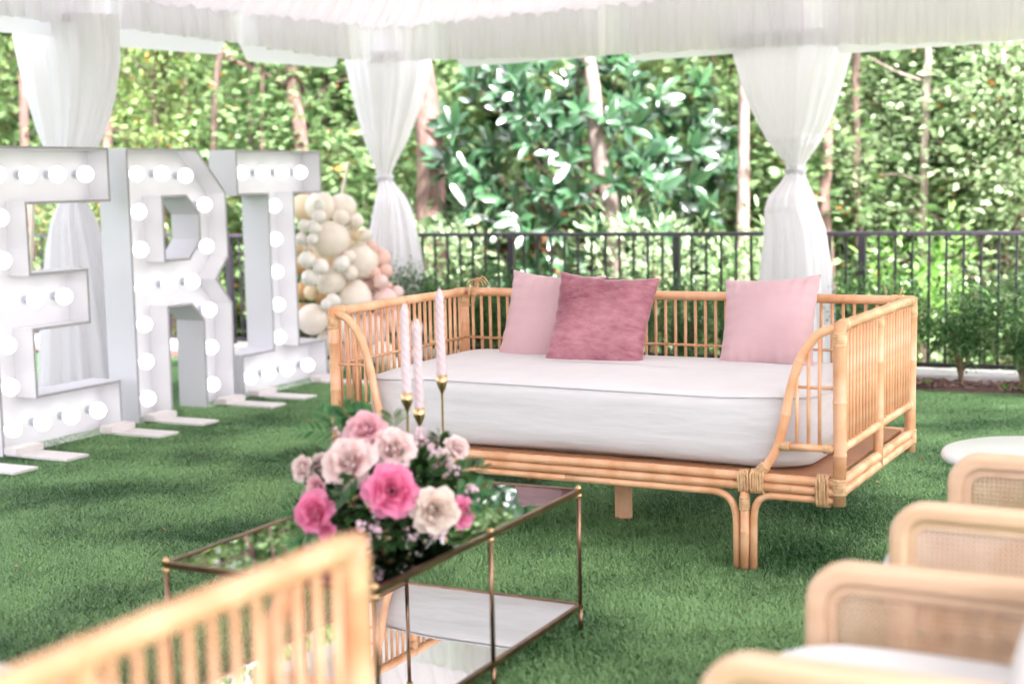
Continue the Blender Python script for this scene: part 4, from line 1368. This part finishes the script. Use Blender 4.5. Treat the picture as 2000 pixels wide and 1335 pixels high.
# white round side table
RT = at_z(2036, 884, .55)
rt = thing('side_table', 'white round pedestal side table behind the cane armchairs', 'table', (RT.x, RT.y, 0))
MB().lathe([(0, .522), (.275, .522), (.295, .530), (.298, .540), (.293, .550), (.285, .552), (0, .552)], 64).build('table_top', M['table_white'], rt)
MB().lathe([(.022, .02), (.020, .27), (.026, .50), (.06, .521)], 24).build('stem', M['table_white'], rt)
MB().lathe([(0, 0), (.19, 0), (.19, .010), (.03, .024), (0, .024)], 40).build('base', M['table_white'], rt)

# ------------------------------------------------------------------ balloon garland
BG = Vector((-1.12, 10.45, 0))
bgd = thing('balloon_garland', 'organic garland of ivory, cream, blush and peach balloons beside the letter I', 'balloons', BG)
BM = {}
def balloon(x, y, rp, m, Y):
    if m not in BM:
        mb = MB().sphere((0, 0, 0), 1, 24, 16, (1, 1, 1.08))
        mb.v = [(x * (1 + .10 * z - .05 * z * z), y * (1 + .10 * z - .05 * z * z), z) for x, y, z in mb.v]
        mb.lathe([(.02, -1.05), (.05, -1.11), (.09, -1.16), (.0, -1.14)], 10)
        BM[m] = mb.mesh('balloon', M[m])
    r_ = rp * Y / FPX
    p_ = at_y(x, y, Y)
    q = Vector((0, 0, 1)).rotation_difference(Vector((rnd.gauss(0, 1), rnd.gauss(.4, 1) - 1.2, rnd.gauss(0, 1))).normalized())
    link('balloon', BM[m], bgd, p_ - BG, q, r_)
# column, row, radius in photo pixels, colour, distance
BAL = [(628, 404, 30, 'bal_ivory', 10.65), (668, 404, 27, 'bal_ivory', 10.7), (595, 405, 26, 'bal_sand', 10.75), (624, 401, 12, 'bal_white', 10.38), (623, 423, 13, 'bal_white', 10.36), (667, 426, 16, 'bal_ivory', 10.45), (696, 432, 15, 'bal_ivory', 10.5),
       (594, 441, 12, 'bal_white', 10.3), (615, 447, 12.5, 'bal_white', 10.28), (589, 467, 12, 'bal_white', 10.3), (610, 468, 11, 'bal_white', 10.26), (608, 441, 11, 'bal_white', 10.42), (645, 469, 36, 'bal_ivory', 10.45), (601, 479, 10, 'bal_ivory', 10.36),
       (680, 452, 12, 'bal_ivory', 10.55), (695, 459, 12, 'bal_sand', 10.55), (713, 459, 13, 'bal_ivory', 10.55), (698, 510, 38, 'bal_ivory', 10.62), (725, 483, 14, 'bal_peach', 10.62), (742, 504, 21, 'bal_peach', 10.72),
       (600, 508, 17, 'bal_white', 10.3), (627, 521, 16, 'bal_white', 10.28), (605, 542, 17, 'bal_white', 10.3), (668, 515, 16, 'bal_white', 10.35), (682, 502, 14, 'bal_ivory', 10.4), (684, 533, 15, 'bal_ivory', 10.42), (646, 549, 28, 'bal_ivory', 10.45),
       (733, 533, 13, 'bal_peach', 10.6), (753, 530, 14, 'bal_peach', 10.62), (743, 550, 15, 'bal_blush', 10.55), (718, 560, 17, 'bal_peach', 10.66), (775, 572, 14, 'bal_blush', 10.62), (750, 588, 28, 'bal_blush', 10.6), (757, 559, 10, 'bal_peach', 10.66),
       (694, 582, 34, 'bal_ivory', 10.5), (608, 572, 15, 'bal_sand', 10.6), (590, 568, 17, 'bal_mustard', 10.75), (628, 580, 13, 'bal_mustard', 10.8), (651, 587, 14, 'bal_white', 10.34), (639, 595, 12, 'bal_white', 10.32),
       (611, 622, 31, 'bal_ivory', 10.4), (585, 520, 18, 'bal_mustard', 10.85), (584, 480, 16, 'bal_sand', 10.85), (660, 545, 30, 'bal_sand', 10.95), (630, 500, 30, 'bal_sand', 10.95), (700, 470, 22, 'bal_sand', 10.95), (720, 530, 24, 'bal_peach', 10.95), (672, 640, 32, 'bal_ivory', 10.5), (722, 645, 34, 'bal_blush', 10.55), (770, 625, 24, 'bal_blush', 10.6), (690, 690, 28, 'bal_peach', 10.5), (745, 690, 26, 'bal_ivory', 10.5), (790, 665, 20, 'bal_blush', 10.62),
       (590, 610, 20, 'bal_mustard', 10.8), (640, 670, 24, 'bal_ivory', 10.5), (812, 640, 16, 'bal_blush', 10.6), (800, 690, 20, 'bal_peach', 10.6), (655, 715, 18, 'bal_white', 10.4), (770, 715, 18, 'bal_white', 10.5)]
for bdt in BAL: balloon(*bdt)

# ------------------------------------------------------------------ planting: clipped boxwoods in the mulch strip
def stems(mb, p0, top, n_, spread, r0, q, lean=(0, 0)):
    for k in range(n_):
        a_ = q.uniform(0, 2 * PI)
        e = Vector((math.cos(a_) * spread * q.uniform(.4, 1) + lean[0], math.sin(a_) * spread * q.uniform(.4, 1) + lean[1], top * q.uniform(.75, 1.0)))
        p0 = Vector(p0)
        mid = p0 + Vector((e.x * .25 + q.uniform(-.02, .02), e.y * .25, e.z * .45))
        mb.tube(smoothline([p0, mid, p0 + e], 3), [r0 * (1 - .65 * i / 6) for i in range(7)], 6)
def shrub_mesh(seed, wdt, hgt, z0, nl, ls, m, tm=LEAF4):
    r_ = np.random.default_rng(seed)
    nc = 42
    cc = r_.normal(size=(nc, 3)); cc /= np.linalg.norm(cc, axis=1, keepdims=True)
    cc *= r_.uniform(.45, 1, (nc, 1))
    cc = cc * np.array([wdt * .5, wdt * .5, hgt * .5]) + np.array([0, 0, z0 + hgt * .52])
    cc[:, 2] += r_.uniform(-.02, .09, nc)
    fz = np.clip((cc[:, 2] - z0) / hgt, 0, 1)
    cc[:, :2] *= (.45 + .65 * fz ** .6)[:, None]
    idx = r_.integers(0, nc, nl)
    off = r_.normal(size=(nl, 3)) * wdt * .095
    pos = cc[idx] + off
    yd = off / (wdt * .1) + (pos - np.array([0, 0, z0 + .2 * hgt])) * 1.5 + r_.normal(0, .4, (nl, 3))
    return leafmass('foliage', pos, yd, r_.uniform(.7, 1.25, nl) * ls, m, tm)
BOX = [shrub_mesh(10 + k, .46, .50, .12, 5200, .024, M['leaf_box']) for k in range(3)]
BST = []
for k in range(3):
    q = random.Random(40 + k); mb = MB()
    stems(mb, (0, 0, -.02), .42, 9, .13, .008, q)
    BST.append(mb.mesh('stem', M['twig']))
ref_a = {}
def strip_a(x, bpos):
    r = pray(x, 700)
    t = (grid(0, bpos) - CAM).dot(BX) / r.dot(BX)
    return (CAM + r * t).dot(AX)
aa = strip_a(1880, 9.49)
sp3 = strip_a(2000, 9.49) - aa
k = -14
i = 0
while k <= 5:
    p_ = grid(aa + sp3 * k + rnd.uniform(-.03, .03), 9.49 + rnd.uniform(-.03, .02), .03)
    t = thing('boxwood', 'small clipped boxwood with bare twiggy base in the mulch along the fence', 'shrub', p_, rnd.uniform(0, 6), 'boxwoods planted along the fence')
    s_ = rnd.uniform(.92, 1.1)
    t.scale = (s_, s_, s_)
    link('foliage', BOX[i % 3], t); link('stem', BST[i % 3], t)
    k += 1; i += 1
for k in range(14):
    p_ = grid(aa + rnd.uniform(-1.2, .8), rnd.uniform(9.38, 9.5), .04)
    nl = 26
    me = leafmass('weed', rng.normal(0, .02, (nl, 3)) * np.array([1, 1, .3]), unit(nl) + np.array([0, 0, .8]), rng.uniform(.02, .04, nl), M['leaf_shrub'])
    tag(link('weed', me, None, p_), 'tiny green weed tuft growing in the bark mulch', 'weed', 'weeds in the mulch strip')

# ------------------------------------------------------------------ woodland
XS = 0.36
def ground_z(p):
    return hill(p.dot(AX), p.dot(BX))
# leafy crown shapes: layered sprays of leaves on side branches
def spray_crown(seed, rad, z0, z1, nb_, nl, ls, m, tm, flat=.35, mix=None):
    r_ = np.random.default_rng(seed)
    bz_ = r_.uniform(z0, z1, nb_)
    ba_ = r_.uniform(0, 2 * PI, nb_)
    taper = 1 - .55 * np.clip((bz_ - z0) / (z1 - z0), 0, 1) ** 2
    bl = rad * taper * r_.uniform(.55, 1.05, nb_)
    mb = MB()
    q = random.Random(seed)
    tips = []
    for i in range(nb_):
        e = Vector((math.cos(ba_[i]) * bl[i], math.sin(ba_[i]) * bl[i], bz_[i] + q.uniform(-.1, .35)))
        s0 = Vector((0, 0, max(bz_[i] - .35 * bl[i], .1)))
        mid = s0.lerp(e, .5) + Vector((q.uniform(-.08, .08), q.uniform(-.08, .08), .12))
        mb.tube(smoothline([s0, mid, e], 3), [.016 * (1 - .8 * k / 6) * (rad / 1.6) for k in range(7)], 5)
    idx = r_.integers(0, nb_, nl)
    t = r_.uniform(.22, 1.08, nl)
    e = np.stack([np.cos(ba_) * bl, np.sin(ba_) * bl, bz_ + .1], axis=1)
    s0 = np.stack([np.zeros(nb_), np.zeros(nb_), np.maximum(bz_ - .35 * bl, .1)], axis=1)
    pos = s0[idx] + (e - s0)[idx] * t[:, None]
    sprd = (.10 + .16 * rad * t)[:, None] * r_.normal(size=(nl, 3)) * np.array([1, 1, flat])
    pos = pos + sprd
    yd = (e - s0)[idx] * .5 + sprd * 3 + r_.normal(0, .45, (nl, 3)) + np.array([0, 0, -.15])
    me = leafmass('crown', pos, yd, (.5 + 1.1 * r_.uniform(0, 1, nl) ** 1.6) * ls, m, tm, r_.normal(0, .45, nl))
    if mix:
        me.materials.append(mix)
        k = len(tm[1])
        pick = np.repeat((r_.uniform(size=nl) < .03).astype(np.int32), k)
        me.polygons.foreach_set('material_index', pick)
    return me, mb
def trunk_mesh(path, r0, r1, m, n_=14):
    pts = smoothline(path, 5)
    k = len(pts)
    rs = [r0 + (r1 - r0) * i / (k - 1) for i in range(k)]
    rs[0] *= 1.35; rs[1] *= 1.12
    return MB().tube(pts, rs, n_)
KINDS = []
def add_kind(seed, rad, z0, z1, nb_, nl, ls, leaf, tm, bark, label, mix=None, tr=.045, flat=.35):
    me, mb = spray_crown(seed, rad, z0, z1, nb_, nl, ls, M[leaf], tm, flat, M[mix] if mix else None)
    q = random.Random(seed)
    pts = smoothline([(0, 0, -.3), (q.uniform(-.1, .1), q.uniform(-.1, .1), z1 * .35), (q.uniform(-.15, .15), q.uniform(-.15, .15), z1 * .7), (q.uniform(-.2, .2), q.uniform(-.2, .2), z1 + .2)], 4)
    mb.tube(pts, [tr * (1 - .8 * i / (len(pts) - 1)) for i in range(len(pts))], 9)
    KINDS.append((me, mb.mesh('trunk', M[bark]), label))
add_kind(101, 1.75, .5, 5.0, 64, 7600, .12, 'leaf_maple', LEAFM, 'bark_dark', 'understorey maple with broad lobed mid green leaves beyond the fence', 'leaf_autumn')
add_kind(102, 1.6, .3, 4.6, 74, 10500, .072, 'leaf_lime', LEAF4, 'bark_dark', 'slender sapling with small yellow green leaves beyond the fence', 'leaf_autumn')
add_kind(103, 1.9, .6, 5.5, 74, 10500, .085, 'leaf_deep', LEAF4, 'bark_dark', 'bushy young tree with deep green leaves beyond the fence')
add_kind(104, 1.7, .2, 4.4, 66, 10000, .09, 'leaf_pale', LEAF4, 'bark_pine', 'young tree with pale mint green leaves beyond the fence')
add_kind(105, 1.3, .0, 2.0, 46, 5500, .095, 'leaf_maple', LEAF4, 'twig', 'low spreading green shrub on the woodland slope', tr=.02, flat=.6)
add_kind(106, 1.2, .0, 1.8, 44, 5500, .085, 'leaf_pale', LEAF4, 'twig', 'low spreading pale green shrub on the woodland slope', tr=.02, flat=.6)
def plant(kind, x, Y, s=1.0, rz=None, dz=0.0, where='deep in the wood'):
    """stand a woodland plant on the slope; x is a photo column, Y the distance"""
    me, tk, lab = KINDS[kind]
    r = pray(x, 400); p_ = CAM + r * (Y / r.y)
    p_.z = ground_z(p_) + dz
    nm = 'woodland_shrub' if kind >= 4 else 'young_tree'
    t = thing(nm, lab, 'shrub' if kind >= 4 else 'tree', p_, rnd.uniform(0, 6.28) if rz is None else rz, 'plants of this kind in the wood')
    t.scale = (s, s, s * rnd.uniform(.92, 1.1))
    t['label'] = lab.split(' beyond')[0].split(' on the')[0] + ' ' + where
    t['group'] = ('shrubs' if kind >= 4 else 'young trees') + ' in the wood beyond the fence'
    link('crown', me, t); link('trunk', tk, t)
    return t
# near row just past the fence, then deeper rows
NEAR = [(-60, 16.6, 1, 1, 'left of the slender trunk past letter E'), (60, 17.0, 0, 1, 'behind the left arm of letter E'), (250, 16.2, 1, 1, 'between letters E and R'), (370, 17.4, 2, 1, 'behind letter R'),
        (470, 17.2, 0, .9, 'above the gap between letters R and I'), (560, 18.0, 1, 1, 'behind letter I'), (650, 15.4, 0, .95, 'behind the balloons'), (745, 18.0, 3, 1, 'behind the corner curtain'), (850, 17.0, 0, 1, 'behind the thick pine'),
        (1050, 17.5, 2, 1, 'behind the magnolia'), (1250, 18.5, 1, 1, 'behind the leaning trunk'), (1440, 17.2, 1, 1, 'behind the white trunk'), (1560, 18.4, 2, 1, 'behind the daybed curtain'), (1650, 16.8, 3, .8, 'before the near black trunk'), (1745, 14.4, 0, .85, 'left of the thin bare trunk'),
        (1870, 13.9, 0, .85, 'right of the thin bare trunk'), (1985, 12.9, 3, .8, 'reaching over the fence by the boxwoods'), (975, 14.2, 0, .7, 'before the thick pine'), (1720, 14.0, 3, .7, 'between the near black and the thin bare trunk'), (1455, 13.9, 0, .8, 'around the white trunk'), (330, 13.9, 1, .8, 'before the dark crooked trunk'), (585, 13.7, 0, .72, 'before the forked pinkish trunk'), (2110, 13.6, 0, .9, 'at the open end of the fence'), (2240, 15, 2, 1, 'past the end of the fence')]
for x, Y, kd, s_, ph_ in NEAR: plant(kd, x, Y, s_, where=ph_)
for x, Y, kd, s_, ph_ in ((90, 14.6, 4, .8, 'behind letter E'), (330, 15.0, 5, .8, 'behind letter R'), (520, 15.0, 4, .8, 'behind letter I'), (690, 14.2, 5, .75, 'behind the balloons'), (830, 15.4, 4, .75, 'behind the pine trunk'), (960, 14.4, 5, .65, 'left of the magnolia'),
        (1080, 15.2, 4, .75, 'under the magnolia'), (1250, 14.4, 5, .65, 'by the leaning trunk'), (1370, 13.8, 4, .65, 'by the white trunk'), (1480, 13.6, 5, .65, 'behind the daybed curtain'), (1600, 14.0, 4, .7, 'by the reddish trunk'), (1790, 14.0, 5, .7, 'by the thin bare trunk'), (1930, 13.2, 4, .7, 'behind the boxwoods'), (2060, 13.0, 5, .75, 'at the end of the fence')):
    plant(kd, x, Y, s_, where=ph_)
for row, (Y0, n_) in enumerate(((21, 8), (25, 9), (30, 12))):
    for k in range(n_):
        plant(rnd.choice([0, 1, 1, 2, 3, 3]), -200 + 2400 * (k + rnd.uniform(.1, .9)) / n_, Y0 + rnd.uniform(-1.8, 1.8), rnd.uniform(1.05, 1.5))
# tall trunks seen between the leaves
HIGH, _ = spray_crown(120, 3.0, 0, 5.0, 46, 2200, .17, M['leaf_maple'], LEAF4, .4)
def tall_tree(label, x0, y0, x1, y1, wpx, Y, bark, h=11.0, wob=.15, branches=()):
    a_, b_ = at_y(x0, y0, Y), at_y(x1, y1, Y)          # two points on the trunk axis, lower then upper
    d = (b_ - a_) / (b_.z - a_.z)
    base = a_ + d * (-a_.z)
    gz = ground_z(base)
    base = a_ + d * (gz - a_.z)
    t = thing('tall_tree', label, 'tree', base, 0)
    r_ = wpx * Y / FPX / 2
    zs = [-.4, a_.z - gz, (a_.z + b_.z) / 2 - gz, b_.z - gz, b_.z - gz + 2.5, h]
    q = random.Random(int(x0))
    path = [d * z * (1 if z < b_.z - gz + 1 else .9) + (Vector((q.uniform(-wob, wob), q.uniform(-wob, wob), 0)) * (.2 if 0 < i < 4 else 1)) for i, z in enumerate(zs)]
    mb = trunk_mesh(path, r_ * 1.15, r_ * .55, M[bark])
    for (z, az_, L_) in branches:
        p0 = d * (z - gz)
        p1 = p0 + Vector((math.cos(az_) * L_ * .5, .1, L_ * .22)); p2 = p0 + Vector((math.cos(az_) * L_, .15, L_ * .42 + q.uniform(-.1, .1)))
        mb.tube(smoothline([p0, p1, p2], 4), [r_ * .4 * (1 - .75 * k / 8) for k in range(9)], 7)
    mb.build('trunk', M[bark], t)
    link('crown', HIGH, t, d * (h - 3.5), (0, 0, q.uniform(0, 6)), q.uniform(.8, 1.1))
    return t
tall_tree('thick pine trunk with pinkish bark right of the corner curtain', 842, 480, 832, 190, 62, 13.2, 'bark_pine', 15)
tall_tree('grey brown leaning trunk rising through the magnolia', 1196, 440, 1150, 130, 35, 12.7, 'bark_pale', 14)
tall_tree('slim white barked trunk left of the curtain behind the daybed', 1452, 460, 1453, 130, 25, 12.6, 'bark_pale', 14, wob=.05)
tall_tree('thin bare trunk crossed by leafy twigs right of the last curtain', 1802, 460, 1812, 80, 17, 13.0, 'bark_pale', 14, branches=((1.3, 3.4, .4), (2.2, 3.0, .5)))
tall_tree('reddish brown trunk just right of the curtain behind the daybed', 1617, 460, 1610, 280, 24, 13.2, 'bark_pine', 14)
tall_tree('near black trunk standing deep in the wood right of the curtain', 1677, 470, 1674, 120, 20, 13.4, 'bark_dark', 14)
tall_tree('brown trunk beside the curtain behind the letter E', 226, 460, 207, 120, 24, 13.5, 'bark_pine', 14)
tall_tree('slender brown trunk left of the curtain behind the letter E', 60, 460, 38, 70, 19, 13.8, 'bark_pine', 14)
tall_tree('forked pinkish trunk above the letter I', 600, 460, 566, 110, 32, 13.3, 'bark_pine', 14, branches=((2.3, 2.8, 1.2),))
tall_tree('dark crooked trunk above the letter R', 395, 460, 432, 130, 16, 13.2, 'bark_dark', 14, branches=((2.55, .3, 1.2), (2.9, 2.9, .9)))
tall_tree('pair stem of thin dark trunk above the gap between the letters R and I', 498, 460, 484, 110, 10, 13.2, 'bark_dark', 14)
tall_tree('thin brown trunk above the letter I serif', 522, 460, 512, 110, 9, 13.1, 'bark_pine', 14)
tall_tree('brown trunk deep in the wood left of the pine', 365, 430, 362, 110, 13, 16, 'bark_pine', 14)
tall_tree('dark slim trunk deep in the wood between magnolia and white trunk', 1405, 450, 1395, 130, 12, 15, 'bark_dark', 14)
tall_tree('pale trunk deep in the wood at the far right', 1920, 450, 1926, 80, 14, 16, 'bark_pale', 14)

# magnolia: whorls of long glossy leaves
mc = at_y(1140, 350, 13.4)
mg = Vector((mc.x, mc.y, 0)); mg.z = ground_z(mg)
mt = thing('magnolia_tree', 'dark glossy magnolia with long upright leaves behind the fence', 'tree', mg)
mb = MB()
q = random.Random(77)
mtr = smoothline([(-.1, 0, -.2), (-.05, .05, .9), (.12, .1, 1.9), (0, 0, 3.3)], 5)
mb.tube(mtr, [.085 * (1 - .7 * i / (len(mtr) - 1)) for i in range(len(mtr))], 10)
wp, wdir = [], []
def in_mag(x, z):
    # outline seen in the photo, metres from the axis
    return ((x - .0) / 1.36) ** 2 + ((z - 1.72) / 1.42) ** 2 < 1
tries = 0
while len(wp) < 330 and tries < 5000:
    tries += 1
    x, y, z = q.uniform(-1.4, 1.4), q.uniform(-.95, .8), q.uniform(.15, 3.3)
    if not in_mag(x, z): continue
    ed = (x / 1.36) ** 2 + ((z - 1.72) / 1.42) ** 2 + (y / .95) ** 2
    if ed < .28 or ed > 1.25: continue
    wp.append(Vector((x, y, z)))
    wdir.append(Vector((x * .7, y * .9 - .55, (z - 1.5) * .4 + .35)).normalized())
pos, yd, szs, rolls, ups = [], [], [], [], []
for p_, d_ in zip(wp, wdir):
    s0 = Vector((p_.x * .2, p_.y * .2, p_.z * .72))
    if q.random() < .22: mb.tube(smoothline([s0, s0.lerp(p_, .6) + Vector((0, 0, -.08)), p_], 3), [.016 - .0016 * k for k in range(7)], 5)
    ref = d_.orthogonal().normalized(); ref2 = d_.cross(ref)
    kn = q.randint(7, 11)
    for k in range(kn):
        a_ = 2 * PI * k / kn + q.uniform(-.3, .3)
        op = q.uniform(.55, 1.25)
        v = d_ * math.cos(op) + (ref * math.cos(a_) + ref2 * math.sin(a_)) * math.sin(op)
        pos.append(p_ + d_ * q.uniform(-.05, .03)); yd.append(v); szs.append(q.uniform(.13, .28)); rolls.append(q.gauss(0, .6)); ups.append(d_)
link('crown', leafmass('crown', np.array(pos), np.array(yd), np.array(szs), M['leaf_magnolia'], LEAFL, np.array(rolls), np.array(ups)), mt)
link('old_leaves', leafmass('old_leaves', np.array([(q.gauss(-.5, .25), q.gauss(-.1, .3), q.uniform(.3, 1.5)) for _ in range(110)]), unit(110) + np.array([0, 0, -.8]), np.array([q.uniform(.10, .2) for _ in range(110)]), M['magnolia_litter'], LEAFL), mt)
mb.build('trunk', M['bark_dark'], mt)

# bright glossy shrub right behind the fence pickets, and a leafy spray reaching in from the right
def leafy_shrub(label, x, y, Y, rad, hgt, nl, ls, leaf, tm, seed):
    c_ = at_y(x, y, Y); base = Vector((c_.x, c_.y, 0)); base.z = ground_z(base)
    t = thing('leafy_shrub', label, 'shrub', base)
    me = shrub_mesh(seed, rad * 2, hgt, 0.15, nl, ls, M[leaf], tm)
    link('foliage', me, t)
    mb = MB(); stems(mb, (0, 0, -.1), hgt * .9, 9, rad * .6, .012, random.Random(seed))
    mb.build('stem', M['twig'], t)
leafy_shrub('bright green glossy shrub pressing against the fence by the daybed', 1775, 560, 10.6, .42, 1.05, 700, .085, 'leaf_shrub', LEAFL, 201)
leafy_shrub('pale green shrub behind the fence under the white trunk', 1270, 540, 11.9, .6, 1.15, 1100, .09, 'leaf_pale', LEAFL, 202)
leafy_shrub('light green shrub behind the fence pickets beside the pine trunk', 840, 560, 12.6, .6, 1.05, 1100, .085, 'leaf_pale', LEAF4, 203)
leafy_shrub('green shrub behind the fence at the curtain behind the daybed', 1480, 560, 11.4, .5, 1.0, 900, .09, 'leaf_maple', LEAFL, 204)

# far wood closing the view
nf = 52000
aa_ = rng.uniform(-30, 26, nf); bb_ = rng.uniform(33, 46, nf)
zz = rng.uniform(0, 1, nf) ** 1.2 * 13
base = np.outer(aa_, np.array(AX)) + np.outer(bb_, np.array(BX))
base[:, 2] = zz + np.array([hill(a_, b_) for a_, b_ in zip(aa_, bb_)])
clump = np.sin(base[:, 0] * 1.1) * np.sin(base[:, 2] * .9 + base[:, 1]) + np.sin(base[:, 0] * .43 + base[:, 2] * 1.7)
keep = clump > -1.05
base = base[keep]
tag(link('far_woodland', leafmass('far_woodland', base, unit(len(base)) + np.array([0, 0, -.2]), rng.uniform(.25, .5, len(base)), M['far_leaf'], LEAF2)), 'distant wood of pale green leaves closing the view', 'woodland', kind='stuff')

# a few fallen leaves on the turf
fm = leafmass('fallen_leaf', np.zeros((1, 3)), np.array([[0, 1, 0.05]]), np.array([.034]), M['leaf_autumn'], LEAFL)
for k, (x, y) in enumerate(((325, 1036), (28, 1103), (288, 1124), (592, 823), (1803, 898), (1470, 1190), (395, 890), (1710, 940))):
    p_ = at_z(x, y, .034)
    tag(link('fallen_leaf', fm, None, p_, (rnd.uniform(-.3, .3), rnd.uniform(-.3, .3), rnd.uniform(0, 6))), 'small dry orange leaf fallen on the green turf', 'leaf', 'fallen leaves on the turf')
